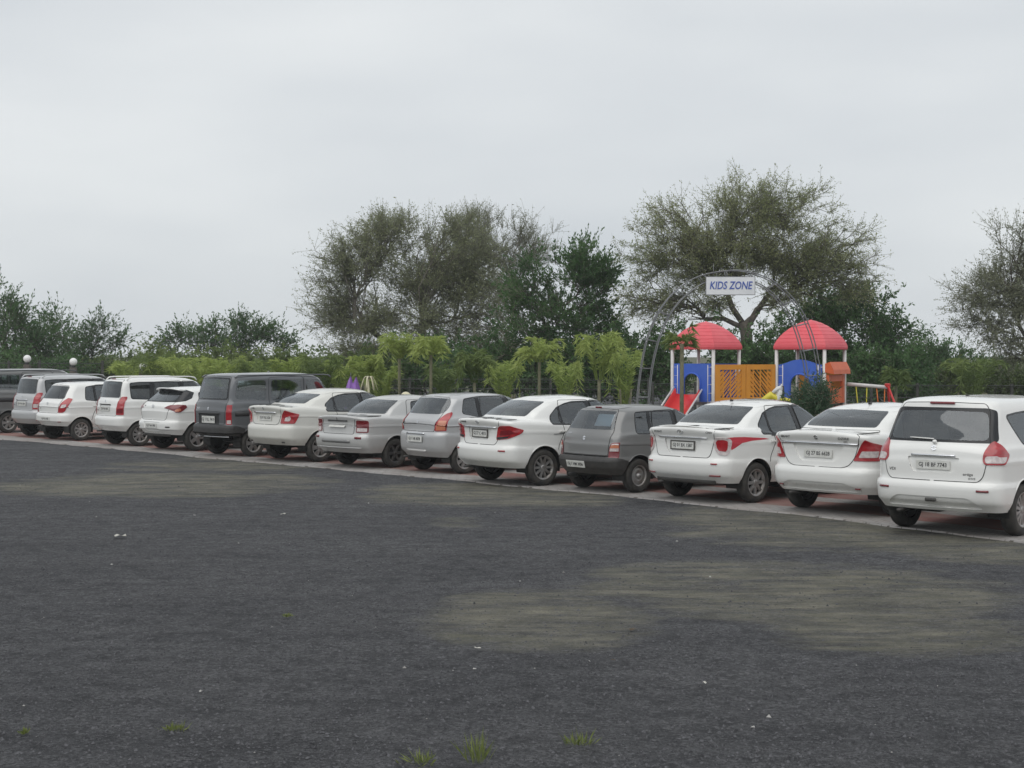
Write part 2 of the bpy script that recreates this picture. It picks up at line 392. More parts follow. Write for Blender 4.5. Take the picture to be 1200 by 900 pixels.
def wheel(car, x, y, Rr, wd, style, nsp, side):
    """side -1: outer face towards -y"""
    T = Matrix.Translation((x, y, Rr)) @ Matrix.Rotation(R(90) * (1 if side < 0 else -1), 4, 'X')
    key = ('wh', round(Rr, 3), wd, style, nsp)
    if key not in TXT:
        h = wd / 2; ri = Rr * (.66 if style != 'steel' else .60)
        m = MB(); m.lathe([(ri, -h*.9), (Rr*.80, -h), (Rr*.95, -h*.93), (Rr, -h*.6), (Rr, h*.6), (Rr*.95, h*.93), (Rr*.88, h*1.0), (Rr*.78, h*1.02), (ri + .004, h*.88), (ri - .006, h*.7)], 36)
        for g in (-.35, 0, .35): m.lathe([(Rr+.0015, g*h-.006), (Rr + .004, g*h), (Rr+.0015, g*h+.006)], 36)
        ty = m.mesh('wheel', M_['tyre'])
        b = MB(); b.lathe([(ri + .006, h*.9), (ri, h*.93), (ri - .015, h*.8), (ri - .02, h*.2), (ri - .02, -h*.8)], 32)
        a = h * .72
        if style == 'steel':
            b.lathe([(ri - .02, h*.4), (ri*.82, h*.45), (ri*.62, h*.75), (ri*.45, h*.8), (ri*.40, h*.55), (ri*.22, h*.6), (ri*.2, h*1.0), (.001, h*1.04)], 24)
        else:
            b.lathe([(ri*.24, a*.6), (ri*.23, a*1.05), (ri*.12, a*1.12), (.001, a*1.12)], 16)
            for i in range(nsp):
                t = 2 * math.pi * i / nsp; w0 = ri*.9*math.pi/nsp*(.42 if style != 'fine' else .5); w1 = w0 * (1.15 if style == 'cap' else .6)
                def pt(r, s_, z): return (r*math.cos(t) - s_*math.sin(t), r*math.sin(t) + s_*math.cos(t), z)
                r0, r1 = ri*.16, ri - .008
                V = [pt(r0, -w0*.7, a), pt(r0, w0*.7, a), pt(r1, w1, a*1.05), pt(r1, -w1, a*1.05), pt(r0, -w0*.8, a*.6), pt(r0, w0*.8, a*.6), pt(r1, w1*1.2, a*.6), pt(r1, -w1*1.2, a*.6)]
                b.add(V, [(0, 1, 2, 3), (0, 4, 5, 1), (1, 5, 6, 2), (2, 6, 7, 3), (3, 7, 4, 0)])
            b.lathe([(ri, a*1.1), (ri*.9, a*1.12), (ri*.86, a*.7)], 32)
        rm = b.mesh('rim', M_['rimd'] if style == 'steeldark' else M_['rim'])
        k = MB(); k.lathe([(ri - .02, h*.15), (ri*.6, h*.2), (.001, h*.2)], 20); bk = k.mesh('brake_drum', M_['under'])
        TXT[key] = (ty, rm, bk)
    ty, rm, bk = TXT[key]
    o = link('wheel', ty, car); o.matrix_local = T
    for nm, me in (('rim', rm), ('brake_drum', bk)): link(nm, me, o)
    return o

def plate(car, sf, s0, z0, txt, w=.5, h=.12, tilt=0, frame=None, off=.012, sc=1):
    M = sf.frame('W', (abs(s0), z0), -1 if s0 >= 0 else 1, off)
    if abs(s0) < .08: M = sf.frame('W', (.02, z0), -1, off); M.translation.y = 0; n = M.col[2].xyz; n.y = 0; n.normalize(); x = Vector((0, -1, 0)); yv = n.cross(x); M = Matrix((x, yv, n)).transposed().to_4x4() @ Matrix(); M.translation = sf.frame('W', (.02, z0), -1, off).translation; M.translation.y = 0
    # upright plate
    M = M @ Matrix.Rotation(R(tilt), 4, 'X')
    b = MB(); b.box((0, 0, 0), (w, h, .008), bev=.002); p = b.build('number_plate', M_['plate'], car); p.matrix_local = M
    if frame:
        f = MB()
        for sx in (-1, 1): f.box((sx * (w/2 + .006), 0, .002), (.018, h + .03, .016))
        for sy in (-1, 1): f.box((0, sy * (h/2 + .006), .0025), (w + .0, .018, .014))
        f.build('plate_frame', frame, p)
    o = link('plate_lettering', text_mesh(txt, M_['ink'], h * .62, .001, .92), p); o.location = (0, 0, .0052)
    return p
def badge(car, sf, s0, z0, st, size, m=None, sx=1.2, it=.15, nm='badge'):
    sd = -1 if s0 > 0 else 1
    M = sf.frame('W', (abs(s0), z0), sd, .003); o = link(nm, text_mesh(st, m or M_['chrome'], size, .002, sx, it), car); o.matrix_local = M; return o
def emblem(car, sf, z0, kind='s', size=.045):
    M = sf.frame('W', (.02, z0), -1, .006); M.translation.y = 0; b = MB()
    if kind == 's':      # angular slanted s
        q = size
        b.prism([(-.9*q, .35*q), (0, 1*q), (.9*q, .35*q), (.45*q, .1*q), (0, .45*q), (-.35*q, .2*q), (.9*q, -.45*q), (.9*q, -.6*q), (0, -1*q), (-.9*q, -.35*q), (-.45*q, -.1*q), (0, -.45*q), (.35*q, -.2*q), (-.9*q, .2*q)], .006)
    else:                # oval ring with slanted h
        b.tube([(1.35*size*math.cos(t*.3142), 0, .8*size*math.sin(t*.3142)) for t in range(21)], size * .11, 5, cap=False)
        b.box((-.4*size, 0, 0), (.2*size, .006, 1.1*size)); b.box((.4*size, 0, 0), (.2*size, .006, 1.1*size)); b.box((0, 0, 0), (.7*size, .005, .2*size))
    o = b.build('emblem', M_['chrome'], car); o.matrix_local = M @ Matrix.Rotation(R(-90), 4, 'X'); return o

def make_car(sp):
    L, H, hw = sp['L'], sp['H'], sp['hw']
    loc, th = sp['loc'], sp['th']
    car = empty('parked_car' if sp.get('cat', 'car') != 'van' else 'parked_van', (loc[0], loc[1], .012), th, sp['label'], sp.get('cat', 'car'), 'cars parked in a slanting row')
    sf = Surf(sp['rows'], L, sp.get('kr', .06), .12, sp.get('B', .09)); paint = M_[sp['paint']]
    Rw = sp['R']; xa, xb = sp['axles']; ra = Rw + sp.get('gap', .055); zc = Rw + .012
    bz = sp['bz']; regs = []
    bp = M_[sp.get('bumpaint', sp['paint'])]
    xs = xa - ra                      # bumper runs to the arch
    if sp.get('bumper_end'): xs = sp['bumper_end']
    be = hw + xs
    regs.append(Reg('rear_bumper', 'W', rpoly([(-.2, .1), (be + .1, .1), (be + .1, bz - .08), (be - .12, bz - .02, .1), (hw*.62, bz), (-.2, bz)], .03), bp, sp.get('bo', .008), seam=.0035, skirt=.02))
    for nm, pl, r, mm, off, pair in sp['W']:
        regs.append(Reg(nm, 'W', rpoly(pl, r, .02 if 'lamp' in nm else .035), M_[mm] if isinstance(mm, str) else mm, off, pair, .003 if nm in ('boot_lid', 'tailgate') else 0))
    for pl in sp['doors']: regs.append(Reg('door', 'S', rpoly(pl, .06), paint, 0, True, .003))
    for nm, pl, r, mm, off in sp['S']:
        regs.append(Reg(nm, 'S', rpoly(pl, r, .03), M_[mm] if isinstance(mm, str) else mm, off, True))
    zw0, zw1, yw = sp['ws']            # windscreen
    regs.append(Reg('windscreen', 'F', rpoly([(-.2, zw0 + .02), (yw*.98, zw0 + .02), (yw*.82, zw1), (-.2, zw1)], .05), GL, -.002))
    regs.append(Reg('headlamp', 'F', rpoly([(hw*.52, .66), (hw*.86, .70), (hw*.86, .80), (hw*.6, .76)], .03), M_['clear'], .004, True))
    regs.append(Reg('grille', 'F', rpoly([(-.2, .52), (hw*.45, .52), (hw*.5, .66), (-.2, .68)], .03), M_['black'], .003))
    arches = [Reg('hole', 'S', circ((xx, zc), ra), None) for xx in (xa, xb)]
    allr = regs + arches
    pts = []; edges = []; cons = []
    for r in allr:
        fi, fj = sf.inv(r.pr, r.poly); r.uv = (fi, fj)
        ok = [True] * len(fi)
        lo, hi = sf.rng[r.pr]
        k0 = len(pts); prev = None; first = None
        for a, b in zip(fi, fj):
            pts.append(Vector((float(b), float(a)))); cons.append((b, a))
        m = len(fi)
        for i in range(m):
            a, b = pts[k0 + i], pts[k0 + (i + 1) % m]
            if (a - b).length > 1e-4: edges.append((k0 + i, k0 + (i + 1) % m))
    cons = np.array(cons); jj, ii = np.meshgrid(np.arange(sf.nc), np.arange(sf.nr)); G = np.stack([jj.ravel(), ii.ravel()], 1).astype(float)
    keep = np.ones(len(G), bool)
    for c in cons: keep &= ~((np.abs(G[:, 0] - c[0]) < .3) & (np.abs(G[:, 1] - c[1]) < .3) & (G[:, 0] > 0) & (G[:, 0] < sf.nc - 1) & (G[:, 1] > 0) & (G[:, 1] < sf.nr - 1))
    pts += [Vector(p) for p in G[keep].tolist()]
    vo, eo, fo, *_ = delaunay_2d_cdt(pts, edges, [], 0, 1e-5, False)
    uv = np.array([tuple(v) for v in vo]); T = np.array([f for f in fo if len(f) == 3])
    fi, fj = uv[:, 1], uv[:, 0]; V = sf.samp(sf.P, fi, fj); Nn = sf.samp(sf.Nn, fi, fj); Nn /= np.linalg.norm(Nn, axis=1, keepdims=True) + 1e-9
    V[(fj < 1e-3) | (fj > sf.nc - 1 - 1e-3), 1] = 0
    cu = uv[T].mean(1); ci, cj = cu[:, 1], cu[:, 0]
    # triangle orientation: match surface normal
    a, b, c = V[T[:, 0]], V[T[:, 1]], V[T[:, 2]]; fl = (np.cross(b - a, c - a) * Nn[T[:, 0]]).sum(1) < 0; T[fl] = T[fl][:, ::-1]
    lab = np.full(len(T), -1)
    for k, r in enumerate(allr):
        q = sf.samp(sf.proj[r.pr], ci, cj); lo, hi = sf.rng[r.pr]; dom = (cj >= lo - .5) & (cj <= hi + .5)
        lab[inpoly(r.poly, q) & dom] = k
    emit('body', V, Nn, T[lab == -1], paint, car, 0, 0, (-1, 1))
    doors = []
    for k, r in enumerate(regs):
        t = T[lab == k]
        if not len(t): continue
        for hv in (((-1,), (1,)) if r.pair else ((-1, 1),)):
            comps = islands(t) if r.name in ('tailgate', 'door', 'boot_lid') else [t]
            for t2 in comps[1:]: emit(r.name + '_frame', V, Nn, t2, r.m, car, r.off, r.skirt, hv)
            o = emit(r.name, V, Nn, comps[0], r.m, car, r.off, r.skirt, hv)
            if r.name == 'door': doors.append((hv[0], r, o))
    # panel gaps
    sm = MB()
    for r in regs:
        if r.seam and r.name != 'rear_bumper':
            P = r.poly
            q = P[P[:, 0] > .0] if r.pr == 'W' else P
            if r.pr == 'W':
                # rotate list so that the gap (dropped points) is at the ends
                msk = P[:, 0] > 0; st = next((i for i in range(len(P)) if msk[i] and not msk[i-1]), 0); P2 = np.roll(P, -st, 0); msk = np.roll(msk, -st); q = P2[msk]
                sm = MB(); strip(sf, 'W', q, .0055, False, .001, sm); q0 = sf.frame('W', (.01, q[:, 1].min()), -1, .001).translation
                sm.build('panel_gap', M_['seam'], car)
            else:
                # leave out the part hidden by arches
                d = np.minimum(np.linalg.norm(P - (xa, zc), axis=1), np.linalg.norm(P - (xb, zc), axis=1)); msk = (d > ra + .02) & (P[:, 1] > sp['rows'][0][0] + .02)
                st = next((i for i in range(len(P)) if msk[i] and not msk[i-1]), 0); P2 = np.roll(P, -st, 0); msk = np.roll(msk, -st)
                run = []
                for p, mk in list(zip(P2, msk)) + [(None, False)]:
                    if mk: run.append(p)
                    else:
                        if len(run) > 3:
                            for sd in (-1, 1): sm = MB(); strip(sf, 'S', np.array(run), .0055, bool(msk.all()), .001, sm, (sd,)); sm.build('panel_gap', M_['seam'], car)
                        run = []
    # arch lips and liners
    lp = MB(); ln = MB()
    for xx in (xa, xb):
        P = np.array([(xx + (ra - .002)*math.cos(t), zc + (ra - .002)*math.sin(t)) for t in np.linspace(-.35, math.pi + .35, 32)])
        P = P[P[:, 1] > sp['rows'][0][0] + .005]
        for sd in (-1, 1): lp = MB(); strip(sf, 'S', P, .011, False, 0, lp, (sd,)); lp.build('wheel_arch_lip', M_['black'] if sp.get('blacklip') else paint, car)
        for sd in (-1, 1):
            V_ = []; F_ = []; n = 20
            for i in range(n + 1):
                t = -.25 + (math.pi + .5) * i / n
                for yy in (hw - .012, hw - .32): V_.append((xx + (ra + .004)*math.cos(t), sd * yy * (1 if yy > hw - .1 else 1), zc + (ra + .004)*math.sin(t)))
            for i in range(n): F_.append((2*i, 2*i+1, 2*i+3, 2*i+2))
            F_.append(tuple(2*i + 1 for i in range(n + 1)))
            # pull outer rim inside body skin
            V_ = [(a, b * (.955 if abs(b) > hw - .1 else 1), c) for a, b, c in V_]
            ln = MB(); ln.add(V_, F_); ln.build('wheel_well', M_['under'], car)
    # floor pan, axle, silencer
    z0 = sp['rows'][0][0]; u = MB(); u.box((L/2, 0, z0 + .035), (L - .55, 2*hw - .62, .10)); u.box((.45, 0, z0 + .09), (.5, 1.5*hw, .08)); u.box(((xa+xb)/2, 0, z0 + .012), (xb - xa - 2*ra, 2*hw - .16, .05))
    u.tube([(xa, -hw + .25, Rw), (xa, hw - .25, Rw)], .035); u.box((xa - .32, .22, z0 + .0), (.25, .36, .12), bev=.04); u.build('underbody', M_['under'], car)
    e = MB(); ex = sp.get('exh', .45); e.tube([(.05, ex, z0 - .035), (.5, ex, z0 - .03)], .022, 8); e.build('exhaust', M_['rimd'], car)
    # wheels
    for xx in (xa, xb):
        for sd in (-1, 1): wheel(car, xx, sd * (hw - .02 - sp['tw']/2), Rw, sp['tw'], sp['rim'][0], sp['rim'][1], sd)
    # mud flaps
    # cabin
    sc_ = M_[sp.get('seat', 'seatc')]; belt = sp['belt']
    for xx, kk in ((xb - 1.15, 'f'), (xa + .28, 'r')):
        b = MB(); tl = Matrix.Rotation(R(-14), 4, 'Y')
        if kk == 'f':
            for sd in (-1, 1):
                b = MB(); b.box((xx, sd*.37, belt - .25), (.14, .50, .62), M=tl, bev=.05); b.box((xx + .28, sd*.37, belt - .54), (.5, .50, .14), bev=.04); s_ = b.build('seat', sc_, car)
                h = MB(); h.box((xx - .10, sd*.37, belt + .15), (.09, .26, .18), M=tl, bev=.035); h.build('headrest', sc_, s_)
        else:
            b.box((xx, 0, belt - .25), (.14, 2*hw - .42, .60), M=tl, bev=.05); b.box((xx + .28, 0, belt - .54), (.5, 2*hw - .42, .14), bev=.04); s_ = b.build('rear_seat', sc_, car)
            for sd in (-1, 1): h = MB(); h.box((xx - .09, sd*.37, belt + .10), (.09, .25, .13), M=tl, bev=.03); h.build('headrest', sc_, s_)
    d = MB(); d.box((xb - .36, 0, belt - .14), (.38, 2*hw - .34, .26), bev=.08); d.tube([(xb - .62 + .06*math.sin(t*.3927), -.37*(-1 if 0 else 1) + .18*math.cos(t*.3927), belt - .05 + .17*math.sin(t*.3927)) for t in range(17)], .014, 5, cap=False); d.box(((xa + xb)/2, 0, z0 + .10), (xb - xa + .6, 2*hw - .34, .04))
    if sp.get('deck'): d.box((sp['deck'] + .2, 0, belt - .05), (.5, 2*hw - .5, .03))
    d.build('dashboard', M_['black'], car)
    # door handles, mirrors
    for sd, r, o in doors:
        x0, x1 = r.poly[:, 0].min(), r.poly[:, 0].max(); zt = sp['handle']
        M = sf.frame('S', (max(x0 + .17, xa + .06 if x0 < xa + .2 else 0), zt), sd, .012)
        b = MB(); b.box((0, 0, .01), (.17, .028, .018), bev=.006)
        if sp.get('blackhandle'): b.box((0, 0, -.008), (.20, .06, .012))
        else:
            b.box((-.07, 0, -.004), (.02, .024, .02)); b.box((.07, 0, -.004), (.02, .024, .02))
        h = b.build('door_handle', M_['black'] if sp.get('blackhandle') else paint, o); h.matrix_local = M
    for sd in (-1, 1):
        b = MB(); x_ = xb - .72; b.box((x_, sd * (hw + .09), belt + .04), (.10, .20, .13), bev=.035); b.box((x_ + .02, sd * (hw - .03), belt + .0), (.06, .14, .04)); b.build('wing_mirror', M_['black'] if sp.get('blackmirror') else paint, car)
    for fn in sp.get('extra', []): fn(car, sf)
    for a in sp.get('plates', []): plate(car, sf, *a[0], **a[1])
    return car, sf

# ---- row templates: (z_rear, x_rear, z_front, x_front, half width, corner radius)
def hatch(L, H, hw, bz, gb, gt, xb, xt, rw, cx, wx, cz, rc=.16, lean=.06, bev=.05, hz=.78, zb=.27):
    zb += .05
    return [(zb, .13, .22, L-.13, hw-.05, rc), (zb+.07, .06, .33, L-.04, hw-.018, rc+.02), (zb+.11, .018, .37, L-.03, hw-.006, rc+.02), (.50, .0, .47, L, hw, rc+.03), (bz-.07, -.004, .57, L-.01, hw+.004, rc+.03), (bz-.035, .004, .60, L-.015, hw+.002, rc+.02), (bz-.012, .026, .625, L-.03, hw-.006, rc+.01), (bz+.01, .040, .64, L-.05, hw-.009, rc+.01),
            ((bz+gb)/2, lean*.7, hz-.06, L-.2, hw-.012, rc), (gb-.20, lean*.8-.004, hz-.02, L-.3, hw-.004, rc), (gb-.17, lean*.85+.004, hz, L-.36, hw-.014, rc-.01), (gb-.10, lean+.002, hz+.02, (L+cx)/2, hw-.022, rc-.01), (gb-.04, xb-.03, (hz+cz)/2+.03, cx+.22, hw-.03, rc-.01), (gb, xb, cz, cx, hw-.055, rc-.01),
            ((gb+gt)/2, (xb+xt)/2-.015, (cz+gt)/2+.02, cx*.5+wx*.5+.04, (hw-.055)*.52+rw*.48, rc-.02), (gt, xt, gt-.03, wx+.06, rw+.03, rc-.02), (H-.06, xt+.03, H-.07, wx-.06, rw-.02, rc),
            (H-.025, xt+.16, H-.035, wx-.2, rw-.12, rc+.06), (H-.008, xt+.45, H-.012, wx-.45, rw-.32, rc+.05), (H, xt+.9, H, wx-.9, 0, 0)]
def sedan(L, H, hw, bz, dz, dx, gt, xt, rw, cx, wx, cz, rc=.17, lip=.03, hz=.78, zb=.27, xl=.02, fl=.02):
    zb += .05
    return [(zb, .14, .22, L-.13, hw-.05, rc), (zb+.07, .06, .33, L-.04, hw-.018, rc+.02), (zb+.11, .018, .37, L-.03, hw-.006, rc+.02), (.50, .0, .47, L, hw, rc+.03), (bz-.07, -.004, .57, L-.01, hw+.004, rc+.03), (bz-.035, .004, .60, L-.015, hw+.002, rc+.02), (bz-.012, .028, .625, L-.03, hw-.006, rc+.01), (bz+.01, .042, .64, L-.05, hw-.009, rc+.01),
            ((bz+dz)/2, .055, hz-.05, L-.2, hw-.012, rc), (dz-.20, .050, hz-.02, L-.28, hw-.004, rc), (dz-.165, .056, hz, L-.34, hw-.014, rc-.01), (dz-.10, xl+.022, hz+.02, (L+cx)/2, hw-.02, rc-.01), (dz-lip, xl, hz+.04, cx+.45, hw-.03, rc-.03), (dz, xl+.03, hz+.07, cx+.25, hw-.06, rc-.04),
            (dz+.006, xl+.12, hz+.09, cx+.12, hw-.08, rc-.03), (dz+fl, dx, cz, cx, hw-.10, rc-.02),
            ((dz+gt)/2+.04, (dx+xt)/2, (cz+gt)/2+.03, (cx+wx)/2+.02, (hw-.10)*.5+rw*.5, rc-.02), (gt, xt, gt-.03, wx+.06, rw+.02, rc-.02), (H-.055, xt+.12, H-.065, wx-.06, rw-.03, rc),
            (H-.025, xt+.3, H-.035, wx-.2, rw-.13, rc+.06), (H-.008, xt+.55, H-.012, wx-.4, rw-.33, rc+.05), (H, xt+.85, H, wx-.7, 0, 0)]
# ------------------------------------------------------------------ the parked cars
def lerp_line(P, x): return np.interp(x, [p[0] for p in P], [p[1] for p in P])
def dlo(bot, top, splits, mar=.024, gl=None, sur='gloss', r=.05):
    """side glass: bottom and top lines, panes as (a_bottom, a_top, b_bottom, b_top)"""
    gl = gl or GL; x0 = min(p[0] for p in top + bot); out = []
    a, b = splits[0][0], splits[-1][2]
    xb = np.linspace(max(splits[0][0], bot[0][0]), splits[-1][2], 8); xt = np.linspace(splits[-1][3], splits[0][1], 10)
    full = [(x, lerp_line(bot, x)) for x in xb] + [(x, lerp_line(top, x)) for x in xt]
    P = inset(rpoly(full, .03), -mar); out.append(('window_surround', P.tolist(), .0, sur, .001))
    for (ab, at_, bb, bt) in splits:
        xs = np.linspace(ab, bb, 5); xt = np.linspace(bt, at_, 6)
        pl = [(x, lerp_line(bot, x)) for x in xs] + [(x, lerp_line(top, x)) for x in xt]
        out.append(('window', pl, r, gl, -.003))
    return out
def bar(y0, y1, z, h, m, proud=.012, nm='reflector', d=.012):
    def fn(car, sf):
        ss = np.linspace(y0, y1, 5) if y0 >= 0 else np.linspace(-y1 if False else 0, y1, 6)
        for sd in ((-1, 1) if y0 >= 0 else (-1,)):
            b = MB()
            P = [sf.frame('W', (s_, z), sd, proud).translation for s_ in ss]
            if y0 < 0: P = [Vector((p.x, -p.y, p.z)) for p in P[:0:-1]] + P
            b.tube(P, d, 6, r2=h / 2); b.build(nm, M_[m], car)
    return fn
def top_light(z, w=.16, h=.03):
    def fn(car, sf):
        M = sf.frame('W', (.02, z), -1, .01); M.translation.y = 0; b = MB(); b.box((0, 0, 0), (2*w, h, .03), bev=.008); o = b.build('stop_lamp', M_['dred'], car); o.matrix_local = M
    return fn
def wiper(z, x0=.0, ln=.36, col='black'):
    def fn(car, sf):
        b = MB(); a = sf.frame('W', (.02, z), -1, .02).translation; b.lathe([(.001, .03), (.022, .028), (.026, 0)], 12, Matrix.Translation((a.x - .0, 0, a.z)) @ Matrix.Rotation(R(-90), 4, 'Y'))
        P = [sf.frame('W', (max(.02, abs(t)), z + .035 + .03*abs(t)), -1 , .022).translation for t in (.02, .15, .28, ln)]; P = [Vector((p.x, abs(p.y), p.z)) for p in P]
        b.tube(P, .008, 5); b.build('rear_wiper', M_[col], car)
    return fn
def rails(x0, x1, y, z, col='silver', h=.05):
    def fn(car, sf):
        for sd in (-1, 1):
            b = MB(); P = [(x0, sd*y, z - .02), (x0 + .08, sd*y, z + h*.8), (x0 + .2, sd*y, z + h), ((x0+x1)/2, sd*(y - .01), z + h + .005), (x1 - .2, sd*(y-.01), z + h), (x1 - .06, sd*y, z + h*.6), (x1, sd*y, z - .03)]
            b.tube(P, .016, 6); b.build('roof_rail', M_[col], car)
    return fn
def antenna(x, z, ln=.22, lean=-50):
    def fn(car, sf):
        b = MB(); b.box((x, 0, z), (.06, .035, .03), bev=.01); b.tube([(x, 0, z), (x + ln*math.sin(R(lean)), 0, z + ln*math.cos(R(lean)))], .004, 5); b.build('antenna', M_['black'], car)
    return fn
def handle_lip(z, y1, m, hgt=.035, nm='garnish', proud=.014): return bar(-1, y1, z, hgt, m, proud, nm, .012)
def moulding(x0, x1, z0, z1, m='black', h=.045, nm='side_moulding'):
    def fn(car, sf):
        for sd in (-1, 1):
            P = [sf.frame('S', (x, z0 + (z1 - z0)*(x - x0)/(x1 - x0)), sd, .004).translation for x in np.linspace(x0, x1, 12)]
            b = MB(); b.tube(P, .008, 6, r2=h/2); b.build(nm, M_[m], car)
    return fn
def spoiler(x, z, w, d=.16, m='white', th=.03, drop=.02):
    def fn(car, sf):
        b = MB(); n = 13; V = []; Fs = []
        for i in range(n):
            u = -1 + 2*i/(n-1); y = u*w; e = abs(u)**3
            for dx, dz in ((d + .03, -.012), (.0, 0), (-.012, -th*.5), (.0, -th), (d + .03, -th - .01)): V.append((x + dx + e*.10, y, z + dz - drop*u*u - e*.02))
        for i in range(n-1):
            for k in range(4): Fs.append((i*5+k, i*5+k+1, (i+1)*5+k+1, (i+1)*5+k))
        Fs += [tuple(range(5)), tuple(range((n-1)*5, n*5))]; b.add(V, Fs, False); b.build('spoiler', M_[m], car)
    return fn
def fuelcap(x, z, w=.16, side=1):
    def fn(car, sf):
        P = rpoly([(x, z), (x + w, z), (x + w, z + w), (x, z + w)], .03); b = MB(); strip(sf, 'S', P, .0028, True, .001, b, (side,)); b.build('fuel_flap_gap', M_['seam'], car)
    return fn

CARS = []
# 1 people carrier at the right
L, H, hw = 4.265, 1.68, .8475
top = [(.55, 1.44), (.9, 1.475), (1.6, 1.50), (2.3, 1.49), (2.75, 1.42), (3.1, 1.24), (3.35, 1.10)]
bot = [(.5, 1.20), (.80, 1.12), (1.4, 1.08), (2.4, 1.04), (3.4, .99)]
CARS.append(dict(label='large white people carrier at the right end, cut off by the picture edge', L=L, H=H, hw=hw, px=(1061, 617.8), th=42, paint='white', R=.315, tw=.185, axles=(.80, 3.54), bz=.665, belt=1.08, handle=.93,
  rows=hatch(L, H, hw, .665, 1.13, 1.535, .13, .30, .66, 3.25, 2.5, 1.0, rc=.17, lean=.07), rim=('cap', 13), ws=(1.0, 1.47, .72), gap=.05,
  W=[('tailgate', [(-.2, .675), (.60, .675), (.66, .74), (.70, .9), (.71, 1.12), (.64, 1.5), (.58, 1.60), (-.2, 1.62)], .05, 'white', .002, False),
     ('rear_window_surround', [(-.2, 1.135), (.77, 1.135), (.86, 1.17), (.82, 1.34), (.76, 1.515), (.6, 1.548), (-.2, 1.55)], .04, 'gloss', .003, False),
     ('rear_window', [(-.2, 1.165), (.63, 1.165), (.68, 1.20), (.66, 1.36), (.60, 1.50), (-.2, 1.515)], .08, GR, .004, False),
     ('bumper_insert', [(-.2, .355), (.66, .355), (.58, .43), (.48, .485), (-.2, .485)], .05, 'white', -.010, False),
     ('plate_recess', [(-.2, .77), (.26, .77), (.31, .82), (.36, .955), (-.2, .965)], .03, 'white', -.022, False),
     ('tail_lamp', [(.68, .885), (.645, .93), (.65, 1.02), (.69, 1.12), (.76, 1.165), (.90, 1.115), (1.14, 1.00), (1.10, .94), (1.02, .885)], .03, 'red', .012, True),
     ('lamp_lens', [(.69, .905), (.67, .96), (.69, .985), (.84, .99), (.88, .975), (1.06, .975), (1.03, .925), (.98, .905)], .02, 'clear', .015, True)],
  doors=[[(1.0, .34), (1.06, .62), (1.22, .9), (1.16, 1.2), (1.2, 1.52), (2.05, 1.55), (2.12, 1.0), (2.14, .34)], [(2.16, .34), (2.14, 1.0), (2.08, 1.55), (2.6, 1.5), (3.3, 1.15), (3.32, .8), (3.2, .34)]],
  S=dlo(bot, top, [(.86, .60, 1.22, 1.12), (1.28, 1.20, 2.06, 2.0), (2.18, 2.12, 3.2, 2.8)]),
  extra=[handle_lip(.975, .30, 'chrome', .03), bar(.60, .76, .575, .03, 'dred', .012), bar(-1, .07, .45, .05, 'black', .014, 'sensor_panel'), top_light(1.60), wiper(1.13, col='white'), antenna(1.0, 1.675, .05), fuelcap(.62, .80)],
  plates=[((.0, .862, 'GJ 18 BF 7743'), dict(w=.44, h=.11, tilt=0, off=-.012))], badges=[(-.58, .79, 'VDi', .05), (.47, .765, 'ertiga', .045), (.52, .715, 'SHVS', .032)], em=('s', 1.065, .04)))
